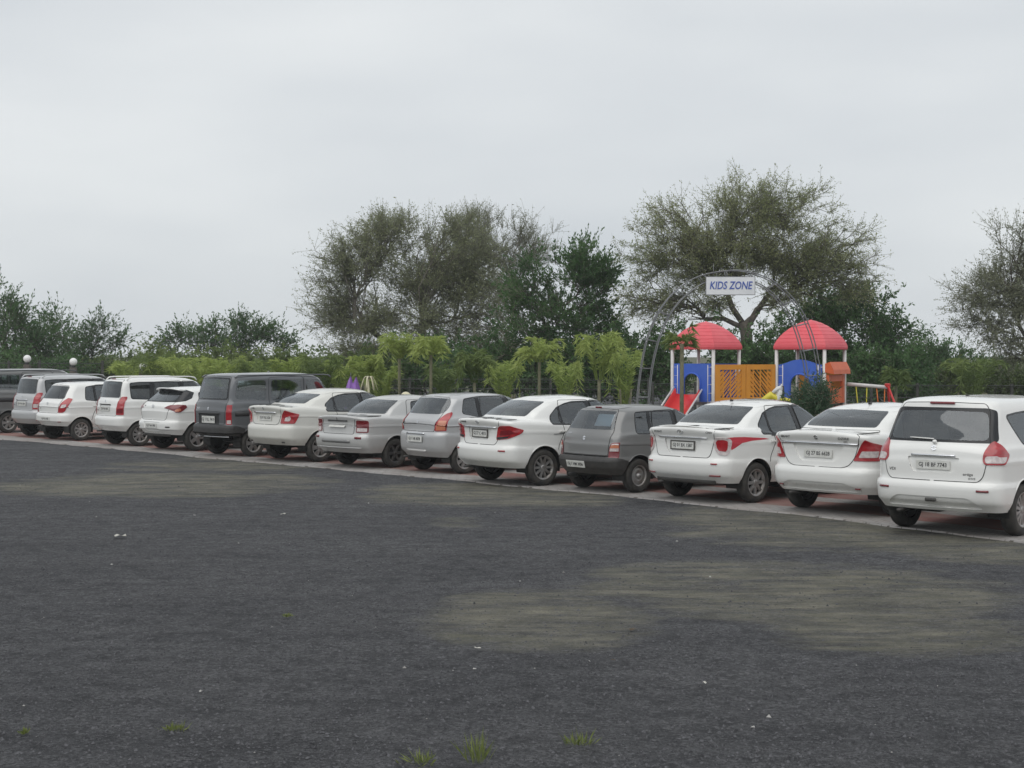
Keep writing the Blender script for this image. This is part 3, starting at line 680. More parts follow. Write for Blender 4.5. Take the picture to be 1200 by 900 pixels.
# 2 white saloon with chrome strip
L, H, hw = 3.995, 1.52, .8675
def sed_side(xr, zb, zt, xw, p1, p2, q=None, drop=.08):
    """side glass of a saloon"""
    top = [(xr, zb + .04), (xr + .10, zb + .16), (xr + .28, zt - .06), (xr + .55, zt), (xr + 1.2, zt + .01), (xw - .45, zt - .06), (xw - .1, zb + .08)]
    bot = [(xr, zb), (xw, zb - drop)]
    sp_ = []
    if q: sp_.append((xr + .03, xr + .06, q, q - .02)); a = q + .035
    else: a = xr + .04
    sp_.append((a, a + .04 if not q else a - .02, p1, p1 - .05)); sp_.append((p1 + .09, p1 + .03, xw - .12, xw - .50))
    return dlo(bot, top, sp_)
CARS.append(dict(label='white compact saloon with full width chrome boot strip, second car from the right', L=L, H=1.51, hw=hw, px=(940.7, 595.5), th=46, paint='white', R=.305, tw=.185, axles=(.80, 3.25), bz=.66, belt=1.02, handle=.90, deck=.6,
  rows=sedan(L, 1.51, hw-.02, .66, 1.155, .42, 1.43, .98, .60, 3.05, 2.35, .99, rc=.18, lip=.05, xl=.0), rim=('cap', 8), ws=(1.0, 1.40, .72),
  W=[('boot_lid', [(-.2, .665), (.42, .665), (.52, .70), (.60, .80), (.66, .98), (.72, 1.14), (.7, 1.158), (-.2, 1.162)], .05, 'white', .002, False),
     ('rear_window', [(-.2, 1.195), (.60, 1.195), (.62, 1.25), (.56, 1.405), (-.2, 1.425)], .04, GR, .004, False),
     ('bumper_insert', [(-.2, .345), (.70, .345), (.60, .42), (.46, .465), (-.2, .465)], .05, 'white', -.010, False),
     ('plate_recess', [(-.2, .735), (.27, .735), (.36, .80), (.44, .965), (-.2, .975)], .03, 'white', -.022, False),
     ('tail_lamp', [(.585, .765), (.605, .80), (.70, .99), (.79, 1.055), (.92, 1.015), (1.13, .975), (1.10, .90), (1.06, .765)], .02, 'red', .012, True),
     ('lamp_lens', [(.66, .81), (.71, .90), (1.04, .90), (1.01, .815)], .02, 'clear', .015, True)],
  doors=[[(1.02, .34), (1.10, .66), (1.24, .9), (1.18, 1.1), (1.25, 1.42), (1.95, 1.43), (2.0, 1.0), (2.02, .34)], [(2.04, .34), (2.02, 1.0), (1.97, 1.43), (2.5, 1.38), (3.1, 1.05), (3.12, .8), (3.05, .34)]],
  S=sed_side(.98, 1.05, 1.385, 3.1, 1.92, 0, 1.25),
  extra=[handle_lip(.99, .66, 'chrome', .035), bar(.62, .70, .40, .03, 'dred', .012), antenna(1.35, 1.50, .20)],
  plates=[((.0, .845, 'GJ 27 BS 6628'), dict(w=.46, h=.115, off=-.012))], badges=[(-.56, 1.06, 'SMART', .045), (.45, 1.06, 'DZIRE', .05), (.47, 1.02, 'ZDI', .03)], em=('s', 1.07, .035)))
# 3 white saloon with red decal
CARS.append(dict(label='white saloon with a red wedge decal running back from its tail lamp', L=3.995, H=1.51, hw=.83, px=(795, 582), th=47.5, paint='white', R=.30, tw=.175, axles=(.80, 3.225), bz=.67, belt=1.02, handle=.90, deck=.6, seat='seatl',
  rows=sedan(3.995, 1.51, .83, .67, 1.13, .44, 1.43, 1.04, .58, 3.05, 2.35, .98, rc=.18, lip=.045, xl=.0), rim=('fine', 8), ws=(1.0, 1.40, .70),
  W=[('boot_lid', [(-.2, .68), (.50, .68), (.55, .72), (.60, .9), (.66, 1.11), (-.2, 1.137)], .04, 'white', .002, False),
     ('rear_window', [(-.2, 1.165), (.62, 1.16), (.63, 1.22), (.56, 1.405), (-.2, 1.425)], .04, GR, .004, False),
     ('plate_recess', [(-.2, .735), (.27, .735), (.34, .80), (.38, .945), (-.2, .955)], .03, 'white', -.02, False),
     ('body_decal', [(.88, .985), (1.05, .99), (1.30, .985), (1.75, .955), (1.86, .935), (1.45, .925), (1.22, .90), (1.04, .83), (.95, .80)], .01, 'redsticker', .002, True),
     ('tail_lamp', [(.70, .735), (.63, .80), (.60, .93), (.64, .985), (.80, .985), (.93, .975), (.96, .92), (.91, .76), (.86, .72)], .03, 'clear', .012, True),
     ('lamp_lens', [(.70, .79), (.665, .83), (.645, .92), (.68, .955), (.80, .955), (.87, .93), (.86, .82), (.83, .78)], .03, 'red', .016, True)],
  doors=[[(1.02, .34), (1.10, .66), (1.24, .9), (1.18, 1.1), (1.25, 1.42), (1.92, 1.43), (1.97, 1.0), (1.99, .34)], [(2.01, .34), (1.99, 1.0), (1.94, 1.43), (2.5, 1.38), (3.1, 1.05), (3.12, .8), (3.02, .34)]],
  S=sed_side(.92, 1.03, 1.39, 3.1, 1.88, 0, 1.20),
  extra=[handle_lip(.975, .50, 'chrome', .022), spoiler(.02, 1.15, .56, .10, th=.018), bar(.60, .71, .60, .022, 'red', .012), bar(.56, .76, .43, .028, 'dred', .012), antenna(1.2, 1.49, .2, -35), handle_lip(.345, .60, 'black', .10, 'lower_skirt', .014), moulding(1.15, 3.0, .99, .93, 'gloss', .018)],
  plates=[((.0, .85, 'GJ 01 BX 1587'), dict(w=.44, h=.11, off=-.010, frame=M_['black']))], badges=[(-.50, 1.04, 'XCENT', .045), (.55, 1.055, 'CRDi', .04)], em=('h', 1.055, .04)))
# 4 small grey hatchback with black bumper
L, H, hw = 3.335, 1.385, .715
top = [(.52, 1.20), (.60, 1.26), (.9, 1.275), (2.0, 1.27), (2.3, 1.19), (2.6, .98)]; bot = [(.5, .95), (2.7, .90)]
CARS.append(dict(label='small warm grey hatchback with black rear bumper and white sheet in its rear window', L=L, H=H, hw=hw, px=(684, 572), th=50, paint='grey2', bumpaint='black', blackmirror=1, R=.27, tw=.15, axles=(.62, 2.795), bz=.575, belt=.93, handle=.80, blackhandle=1,
  rows=hatch(L, H, hw, .575, .985, 1.30, .13, .33, .55, 2.55, 1.85, .90, rc=.13, lean=.07, hz=.72, zb=.26), rim=('steel', 0), ws=(.92, 1.25, .58), bo=.02, bumper_end=.30, exh=.35,
  W=[('tailgate', [(-.2, .585), (.52, .585), (.55, .62), (.57, .98), (.47, 1.32), (-.2, 1.335)], .04, 'grey2', .002, False),
     ('rear_window', [(-.2, 1.005), (.53, 1.005), (.55, 1.04), (.47, 1.29), (-.2, 1.295)], .05, GR, .004, False),
     ('tail_lamp', [(.565, .565), (.575, .72), (.61, .80), (.67, .81), (.79, .81), (.79, .565)], .02, 'dred', .012, True),
     ('lamp_lens', [(.585, .67), (.59, .72), (.62, .785), (.68, .79), (.77, .79), (.77, .67)], .01, 'clear', .015, True),
     ('lamp_lens', [(.59, .72), (.61, .77), (.68, .775), (.77, .775), (.77, .72)], .01, 'amber', .017, True)],
  doors=[[(.80, .30), (.84, .55), (.98, .72), (.96, .95), (1.0, 1.29), (1.52, 1.30), (1.55, .9), (1.57, .30)], [(1.59, .30), (1.57, .9), (1.54, 1.30), (2.05, 1.27), (2.55, .95), (2.55, .7), (2.5, .30)]],
  S=dlo(bot, top, [(.60, .64, .88, .88), (.95, .95, 1.48, 1.44), (1.60, 1.56, 2.52, 2.15)], sur='gloss', mar=.018, r=.03),
  extra=[moulding(.88, 2.5, .55, .55, 'black', .05), top_light(1.335, .07, .015), handle_lip(.60, .56, 'black', .03, 'tailgate_seal', .008)],
  plates=[((-.12, .455, 'GJ 1 HM 3056'), dict(w=.44, h=.11, off=.032))], badges=[(-.42, .93, 'SUZUKI', .03)], em=('s', .865, .035), sheet=(.26, 1.16)))
# 5 white saloon
CARS.append(dict(label='pearl white saloon with dark plate surround and alloy wheels, left of the small grey hatchback', L=3.99, H=1.50, hw=.84, px=(574, 563), th=53.5, paint='white', R=.305, tw=.18, axles=(.80, 3.205), bz=.68, belt=1.03, handle=.90, deck=.6, seat='seatl',
  rows=sedan(3.99, 1.50, .84, .68, 1.13, .40, 1.42, .98, .60, 3.05, 2.35, .99, rc=.19, lip=.045, xl=.0), rim=('fine', 10), ws=(1.0, 1.39, .70),
  W=[('boot_lid', [(-.2, .69), (.44, .69), (.50, .74), (.56, .9), (.60, 1.11), (-.2, 1.137)], .05, 'white', .002, False),
     ('rear_window', [(-.2, 1.165), (.62, 1.16), (.63, 1.22), (.57, 1.395), (-.2, 1.415)], .04, GR, .004, False),
     ('plate_recess', [(-.2, .77), (.27, .77), (.32, .81), (.36, .965), (-.2, .97)], .03, 'white', -.02, False),
     ('tail_lamp', [(.49, .815), (.53, .98), (.62, 1.015), (.85, 1.02), (1.13, .945), (1.10, .90), (.95, .85), (.75, .80), (.5, .775)], .03, 'red', .012, True),
     ('lamp_lens', [(.50, .785), (.505, .825), (.68, .835), (.83, .855), (.74, .81), (.55, .785)], .01, 'gloss', .014, True),
     ('lamp_lens', [(.57, .85), (.60, .93), (.80, .95), (.92, .90), (.8, .87)], .02, 'dred', .015, True)],
  doors=[[(1.02, .34), (1.10, .66), (1.24, .9), (1.18, 1.1), (1.25, 1.42), (1.92, 1.42), (1.97, 1.0), (1.99, .34)], [(2.01, .34), (1.99, 1.0), (1.94, 1.42), (2.5, 1.37), (3.1, 1.05), (3.12, .8), (3.02, .34)]],
  S=sed_side(.96, 1.04, 1.375, 3.1, 1.88, 0, 1.22),
  extra=[handle_lip(.985, .50, 'chrome', .025), bar(.60, .76, .60, .028, 'red', .012), moulding(1.0, 2.9, .86, .93, 'seam', .006, 'crease_shade_strip')],  # last moulding: thin black strip drawing the shade line of a flank crease
  plates=[((.0, .87, 'GJ 27 C 4815'), dict(w=.42, h=.115, off=-.008, frame=M_['black']))], badges=[(-.46, 1.055, 'AMAZE', .045), (-.40, 1.055, 'i-VTEC', .02)], em=('h', 1.06, .035)))
# 6 silver hatchback, high tail lamps
L, H, hw = 3.495, 1.50, .7375
top = [(.55, 1.28), (.66, 1.36), (1.0, 1.405), (2.1, 1.40), (2.4, 1.28), (2.85, 1.02)]; bot = [(.5, 1.16), (.75, 1.07), (2.9, .93)]
CARS.append(dict(label='silver hatchback with tall tail lamps beside its rear window, behind the pearl white saloon', L=L, H=1.475, hw=hw, px=(496, 551), th=52, paint='silver', R=.275, tw=.155, axles=(.62, 2.98), bz=.77, belt=1.0, handle=.88,
  rows=hatch(L, 1.475, hw, .77, 1.09, 1.385, .14, .36, .58, 2.75, 2.0, .96, rc=.17, lean=.06), rim=('cap', 7), ws=(.98, 1.35, .62), gap=.05, bumper_end=.32,
  W=[('tailgate', [(-.2, .78), (.50, .78), (.53, .82), (.56, 1.0), (.60, 1.2), (.53, 1.40), (-.2, 1.43)], .04, 'silver', .002, False),
     ('rear_window', [(-.2, 1.10), (.50, 1.10), (.62, 1.14), (.66, 1.25), (.56, 1.38), (-.2, 1.395)], .06, GR, .005, False),
     ('tail_lamp', [(.54, .79), (.55, .90), (.60, 1.04), (.68, 1.11), (.80, 1.14), (.84, 1.10), (.84, .80)], .03, 'red', .014, True),
     ('lamp_lens', [(.57, .81), (.585, .90), (.62, .98), (.80, .98), (.81, .82)], .02, 'amber', .017, True),
     ('plate_recess', [(-.2, .545), (.28, .545), (.33, .60), (.35, .72), (-.2, .725)], .02, 'silver', -.004, False)],
  doors=[[(.84, .32), (.90, .62), (1.04, .85), (1.0, 1.05), (1.05, 1.42), (1.68, 1.42), (1.72, .9), (1.74, .32)], [(1.76, .32), (1.74, .9), (1.70, 1.42), (2.2, 1.40), (2.8, 1.0), (2.8, .7), (2.75, .32)]],
  S=dlo(bot, top, [(.62, .68, .96, .92), (1.04, 1.0, 1.62, 1.58), (1.76, 1.72, 2.75, 2.3)], mar=.018),
  extra=[handle_lip(.735, .30, 'chrome', .03), bar(-1, .33, .43, .05, 'silver2', .012, 'bumper_step')], plates=[((.0, .64, 'GJ 1 HR 8078'), dict(w=.46, h=.115, off=.014))], badges=[], em=('s', .96, .03)))
# 7 old silver saloon
L = 4.095
CARS.append(dict(label='old dull silver saloon with small square tail lamps and plain black wheels', L=L, H=1.395, hw=.7875, px=(407, 544.6), th=43.5, paint='silver2', R=.285, tw=.16, axles=(.88, 3.26), bz=.66, belt=.92, handle=.80, blackhandle=1, deck=.7,
  rows=sedan(L, 1.395, .7875, .66, 1.025, .62, 1.315, 1.12, .56, 3.0, 2.4, .90, rc=.12, lip=.03, xl=.03, hz=.74), rim=('steeldark', 6), ws=(.92, 1.28, .66), bo=.014,
  W=[('boot_lid', [(-.2, .67), (.46, .67), (.48, .70), (.50, .94), (.56, 1.01), (-.2, 1.026)], .02, 'silver2', .002, False),
     ('rear_window', [(-.2, 1.045), (.58, 1.045), (.60, 1.08), (.53, 1.295), (-.2, 1.31)], .04, GR, .004, False),
     ('tail_lamp', [(.54, .70), (.54, .92), (.57, .94), (.86, .93), (.86, .70)], .03, 'dred', .012, True),
     ('lamp_lens', [(.56, .72), (.56, .79), (.82, .79), (.82, .72)], .01, 'clear', .015, True)],
  doors=[[(1.10, .32), (1.16, .6), (1.32, .8), (1.24, .98), (1.32, 1.30), (2.0, 1.32), (2.03, .9), (2.05, .32)], [(2.07, .32), (2.05, .9), (2.02, 1.32), (2.55, 1.28), (3.05, .95), (3.08, .7), (3.02, .32)]],
  S=dlo([(1.2, .975), (3.1, .92)], [(1.2, 1.05), (1.42, 1.25), (1.6, 1.275), (2.4, 1.275), (2.6, 1.22), (3.0, .96)], [(1.36, 1.44, 1.95, 1.93), (2.07, 2.04, 2.98, 2.56)], mar=.02, r=.03),
  extra=[handle_lip(.925, .30, 'black', .03), bar(.56, .72, .60, .05, 'dred', .016), bar(-1, .44, .53, .07, 'grey2', .014, 'bumper_step'), handle_lip(.42, .70, 'silver', .025, 'bumper_edge', .02)],
  plates=[((.0, .84, 'GJ 1 KD 2931'), dict(w=.46, h=.12, off=.006))], badges=[(-.46, .80, 'esteem', .03), (.47, .80, 'VXi', .03)], em=('s', .965, .025)))
# 8 ivory saloon
CARS.append(dict(label='ivory white saloon with its side window hidden behind the old dull silver one', L=4.16, H=1.49, hw=.845, px=(326, 537.6), th=48, paint='offwhite', R=.30, tw=.18, axles=(.86, 3.25), bz=.76, belt=1.03, handle=.90, deck=.6,
  rows=sedan(4.16, 1.49, .835, .76, 1.165, .44, 1.40, 1.02, .60, 3.15, 2.45, .99, rc=.17, lip=.05, xl=.01, zb=.32), rim=('cap', 6), ws=(1.0, 1.37, .70),
  W=[('boot_lid', [(-.2, .77), (.42, .77), (.50, .80), (.56, .95), (.60, 1.14), (-.2, 1.172)], .04, 'offwhite', .002, False),
     ('rear_window', [(-.2, 1.20), (.60, 1.195), (.62, 1.24), (.55, 1.375), (-.2, 1.395)], .04, GR, .004, False),
     ('plate_recess', [(-.2, .81), (.28, .81), (.33, .86), (.38, 1.0), (-.2, 1.005)], .03, 'offwhite', -.018, False),
     ('tail_lamp', [(.56, .80), (.61, .99), (.72, 1.075), (.90, 1.03), (1.10, .985), (1.04, .90), (.97, .80)], .03, 'red', .012, True),
     ('lamp_lens', [(.68, .85), (.71, .93), (.84, .95), (.86, .90), (.82, .85)], .02, 'clear', .015, True)],
  doors=[[(1.08, .34), (1.16, .66), (1.30, .9), (1.24, 1.1), (1.30, 1.40), (2.0, 1.41), (2.05, 1.0), (2.07, .34)], [(2.09, .34), (2.07, 1.0), (2.02, 1.41), (2.6, 1.36), (3.2, 1.05), (3.2, .8), (3.12, .34)]],
  S=sed_side(1.0, 1.05, 1.365, 3.2, 1.96, 0, 1.28),
  extra=[handle_lip(1.02, .42, 'chrome', .028), bar(.58, .66, .43, .04, 'black', .012)], plates=[((.0, .905, 'GJ 01 RG 5520'), dict(w=.44, h=.11, off=-.008))], badges=[(-.46, 1.09, 'DZIRE', .045)], em=('s', 1.10, .03)))
# 9 dark grey van
L, H, hw = 3.675, 1.80, .7375
CARS.append(dict(label='dark grey boxy van with a tall rear window and chrome bar under its bumper', cat='van', L=L, H=H, hw=hw, px=(255, 532.4), th=44.5, paint='grey', bumpaint='black', R=.29, tw=.155, axles=(.72, 3.07), bz=.69, belt=1.2, handle=1.0, blackhandle=1, blackmirror=1, bumper_end=.38, exh=.3,
  rows=hatch(L, H, hw, .69, 1.22, 1.70, .09, .22, .63, 3.3, 2.75, 1.08, rc=.13, lean=.05, hz=.95, zb=.42), rim=('cap', 6), ws=(1.1, 1.62, .66),
  W=[('tailgate', [(-.2, .70), (.54, .70), (.57, .74), (.60, 1.2), (.55, 1.72), (-.2, 1.745)], .05, 'grey', .002, False),
     ('rear_window_surround', [(-.2, 1.225), (.56, 1.225), (.585, 1.27), (.54, 1.695), (-.2, 1.715)], .05, 'gloss', .003, False),
     ('rear_window', [(-.2, 1.255), (.53, 1.255), (.555, 1.29), (.51, 1.665), (-.2, 1.685)], .05, GL, .004, False),
     ('plate_recess', [(-.2, .70), (.40, .70), (.40, .93), (-.2, .93)], .02, 'black', -.01, False),
     ('tail_lamp', [(.62, .70), (.62, 1.10), (.64, 1.12), (.78, 1.12), (.78, .70)], .02, 'red', .014, True),
     ('lamp_lens', [(.64, .72), (.64, .80), (.76, .80), (.76, .72)], .01, 'clear', .017, True)],
  doors=[[(1.15, .42), (1.15, 1.7), (2.10, 1.72), (2.12, .42)], [(2.14, .42), (2.12, 1.72), (2.8, 1.68), (3.2, 1.15), (3.2, .9), (2.75, .7), (2.7, .42)]],
  S=dlo([(.2, 1.24), (3.2, 1.14)], [(.2, 1.64), (2.6, 1.64), (2.85, 1.58), (3.2, 1.2)], [(.30, .34, 1.08, 1.08), (1.22, 1.22, 2.05, 2.04), (2.18, 2.18, 3.1, 2.8)], mar=.0, r=.07, gl=GL, sur='grey'),
  extra=[bar(-1, .62, .47, .03, 'chrome', .05, 'bumper_guard'), moulding(.25, 3.1, .93, .93, 'black', .12), rails(.3, 2.9, .61, 1.72, 'grey', .03), handle_lip(.935, .42, 'black', .035)],
  plates=[((.0, .80, 'GJ 1 KL 7419'), dict(w=.48, h=.15, off=-.002))], badges=[(-.45, 1.04, 'EECO', .045)], em=('s', 1.04, .03)))
# 10 white hatch with slanted lamps
L, H, hw = 3.985, 1.44, .84
top = [(.55, 1.22), (.8, 1.31), (1.2, 1.35), (2.2, 1.35), (2.6, 1.27), (3.1, 1.05)]; bot = [(.5, 1.20), (.9, 1.08), (3.15, .97)]
CARS.append(dict(label='white hatchback with long pointed dark red tail lamps and a black rear roof pillar', L=L, H=1.46, hw=hw, px=(190, 525.6), th=46.5, paint='white', R=.31, tw=.185, axles=(.72, 3.29), bz=.70, belt=1.02, handle=.90,
  rows=hatch(L, 1.46, hw, .70, 1.12, 1.38, .14, .46, .60, 3.1, 2.35, .98, rc=.20, lean=.05, zb=.34), rim=('fine', 5), ws=(1.0, 1.36, .72), gap=.06,
  W=[('tailgate', [(-.2, .71), (.52, .71), (.58, .78), (.66, 1.0), (.70, 1.12), (.58, 1.38), (-.2, 1.40)], .04, 'white', .002, False),
     ('rear_window_surround', [(-.2, 1.115), (.72, 1.115), (1.0, 1.14), (1.1, 1.2), (.95, 1.33), (.62, 1.39), (-.2, 1.395)], .03, 'gloss', .003, False),
     ('rear_window', [(-.2, 1.14), (.58, 1.14), (.64, 1.17), (.56, 1.37), (-.2, 1.38)], .05, GR, .005, False),
     ('plate_recess', [(-.2, .46), (.30, .46), (.38, .66), (-.2, .67)], .03, 'white', -.004, False),
     ('tail_lamp', [(.48, .985), (.62, 1.045), (.85, 1.06), (1.10, 1.05), (1.20, 1.0), (1.05, .90), (.90, .885), (.70, .95)], .02, 'dred', .012, True),
     ('lamp_lens', [(.84, .91), (.86, .96), (1.0, .98), (1.04, .93), (.95, .905)], .02, 'amber', .015, True)],
  doors=[[(1.0, .34), (1.06, .66), (1.2, .9), (1.14, 1.1), (1.2, 1.38), (1.95, 1.39), (2.0, 1.0), (2.02, .34)], [(2.04, .34), (2.02, 1.0), (1.97, 1.39), (2.5, 1.35), (3.1, 1.05), (3.12, .8), (3.02, .34)]],
  S=dlo(bot, top, [(.82, .86, 1.12, 1.08), (1.20, 1.17, 1.90, 1.86), (2.03, 1.99, 3.0, 2.55)], gl=GD),
  extra=[bar(.60, .74, .56, .03, 'black', .012), handle_lip(.38, .60, 'black', .10, 'lower_skirt', .012), spoiler(.34, 1.44, .52, .12)], plates=[((.0, .58, 'GJ 27 AA 1906'), dict(w=.46, h=.11, off=.006))], badges=[(-.42, 1.02, 'i20', .045)], em=('h', 1.02, .04)))
# tall-boy hatch, twice
def tall(px, th, paint, label, txt, rail=True, lens='red'):
    L, H, hw = 3.6, 1.66, .7375
    top = [(.34, 1.48), (.5, 1.52), (2.2, 1.52), (2.55, 1.42), (2.95, 1.15)]; bot = [(.3, 1.16), (3.0, 1.04)]
    return dict(label=label, L=L, H=1.645, hw=hw, px=px, th=th, paint=paint, R=.285, tw=.165, axles=(.62, 3.02), bz=.72, belt=1.1, handle=.98, bumper_end=.32,
      rows=hatch(L, 1.645, hw, .72, 1.155, 1.56, .11, .22, .60, 2.85, 2.3, 1.0, rc=.14, lean=.06, zb=.33), rim=('cap', 8), ws=(1.03, 1.5, .64), gap=.05,
      W=[('tailgate', [(-.2, .73), (.54, .73), (.57, .77), (.59, 1.15), (.53, 1.59), (-.2, 1.605)], .04, paint, .002, False),
         ('rear_window', [(-.2, 1.165), (.55, 1.165), (.575, 1.20), (.53, 1.545), (-.2, 1.565)], .04, GD, .004, False),
         ('plate_recess', [(-.2, .80), (.29, .80), (.31, .84), (.33, .98), (-.2, .985)], .02, paint, -.015, False),
         ('tail_lamp', [(.57, .755), (.585, 1.0), (.62, 1.17), (.66, 1.19), (.82, 1.19), (.83, .755)], .03, lens, .014, True),
         ('lamp_lens', [(.60, .80), (.61, .90), (.79, .90), (.79, .80)], .015, 'clear' if paint != 'white' else 'dred', .017, True)],
      doors=[[(.86, .36), (.90, .66), (1.04, .86), (1.0, 1.1), (1.0, 1.54), (1.75, 1.56), (1.78, 1.0), (1.80, .36)], [(1.82, .36), (1.80, 1.0), (1.77, 1.56), (2.3, 1.54), (2.85, 1.15), (2.86, .8), (2.8, .36)]],
      S=dlo(bot, top, [(.44, .42, .90, .90), (1.03, 1.02, 1.70, 1.68), (1.84, 1.82, 2.82, 2.4)], gl=GD, sur='gloss'),
      extra=([rails(.35, 2.2, .57, 1.60, paint, .06)] if rail else []) + [handle_lip(1.0, .30, 'chrome' if paint != 'white' else 'seam', .025), top_light(1.60, .10, .02)],
      plates=[((.0, .895, txt), dict(w=.46, h=.11, off=-.006))], badges=[(-.44, .86, 'WagonR', .035)], em=('s', 1.08, .03))
CARS.append(tall((135, 520.6), 50, 'white', 'tall white hatchback with roof rails and a dark rear window', 'GJ 01 KP 6341'))
# small rounded white hatch
L, H, hw = 3.585, 1.50, .7975
top = [(.62, 1.22), (.72, 1.34), (1.1, 1.40), (2.1, 1.40), (2.5, 1.30), (2.9, 1.08)]; bot = [(.6, 1.10), (.8, 1.03), (3.0, .96)]
CARS.append(dict(label='small rounded white hatchback with upright red tail lamps, between the two tall hatchbacks', L=L, H=1.50, hw=.7975, px=(62, 514.5), th=45, paint='white', R=.28, tw=.165, axles=(.58, 2.96), bz=.70, belt=1.0, handle=.88, bumper_end=.26,
  rows=hatch(L, 1.50, .7975, .70, 1.06, 1.40, .14, .36, .58, 2.8, 2.1, .97, rc=.20, lean=.06, zb=.34), rim=('cap', 9), ws=(.99, 1.37, .66),
  W=[('tailgate', [(-.2, .71), (.50, .71), (.54, .75), (.56, 1.06), (.50, 1.40), (-.2, 1.43)], .04, 'white', .002, False),
     ('rear_window', [(-.2, 1.07), (.56, 1.07), (.60, 1.10), (.53, 1.385), (-.2, 1.405)], .06, GD, .004, False),
     ('tail_lamp', [(.54, .72), (.55, .78), (.63, 1.02), (.72, 1.09), (.90, 1.07), (.92, .94), (.80, .76), (.70, .72)], .03, 'red', .013, True),
     ('lamp_lens', [(.62, .84), (.66, .92), (.82, .93), (.80, .85)], .02, 'clear', .016, True)],
  doors=[[(.82, .34), (.88, .62), (1.02, .86), (.98, 1.05), (1.05, 1.42), (1.72, 1.43), (1.77, 1.0), (1.79, .34)], [(1.81, .34), (1.79, 1.0), (1.74, 1.43), (2.2, 1.41), (2.85, 1.05), (2.87, .8), (2.8, .34)]],
  S=dlo(bot, top, [(.74, .80, .98, .98), (1.05, 1.05, 1.66, 1.62), (1.80, 1.76, 2.84, 2.35)]),
  extra=[bar(.58, .70, .50, .025, 'dred', .012)], plates=[((.0, .56, 'GJ 01 RK 4702'), dict(w=.44, h=.10, off=.012))], badges=[(-.40, .82, 'i10', .04)], em=('h', .95, .035)))
CARS.append(tall((35, 511), 45, 'silver', 'tall silver hatchback in front of the dark van at the far left', 'GJ 18 AH 2204'))
v = dict([c for c in CARS if c.get('cat') == 'van'][0]); v.update(label='two tone grey boxy van at the far left, cut off by the picture edge', paint='grey2', px=(-17, 506), th=44, bumpaint='grey', plates=[((.0, .80, 'GJ 1 HC 3380'), dict(w=.48, h=.15, off=-.002))])
CARS.append(v)
for sp in CARS:
    th = R(90 - sp['th'] * 1.0 - 2.0) if False else R(90) - R(sp['th']); X, Y = gnd(*sp['px'])
    fx, fy = math.cos(th), math.sin(th); lx, ly = -fy, fx; t = sp['hw'] - .1
    sp['loc'] = (X - sp['axles'][0]*fx - t*lx, Y - sp['axles'][0]*fy - t*ly); sp['th_'] = sp['th']; sp['th'] = th
    car, sf = make_car(sp)
    for s0, z0, st, size in sp.get('badges', []): badge(car, sf, s0, z0, st, size, M_['chrome'] if sp['paint'] not in ('white', 'offwhite') else M_['grey'])
    if sp.get('em'): emblem(car, sf, sp['em'][1], sp['em'][0], sp['em'][2])
    if sp.get('sheet'):
        M = sf.frame('W', (.2, sp['sheet'][1]), -1, -.02); b = MB(); b.box((.08, 0, 0), (.34, .22, .004)); o = b.build('window_paper', mat('white paper', (.7, .72, .75), .6), car); o.matrix_local = M
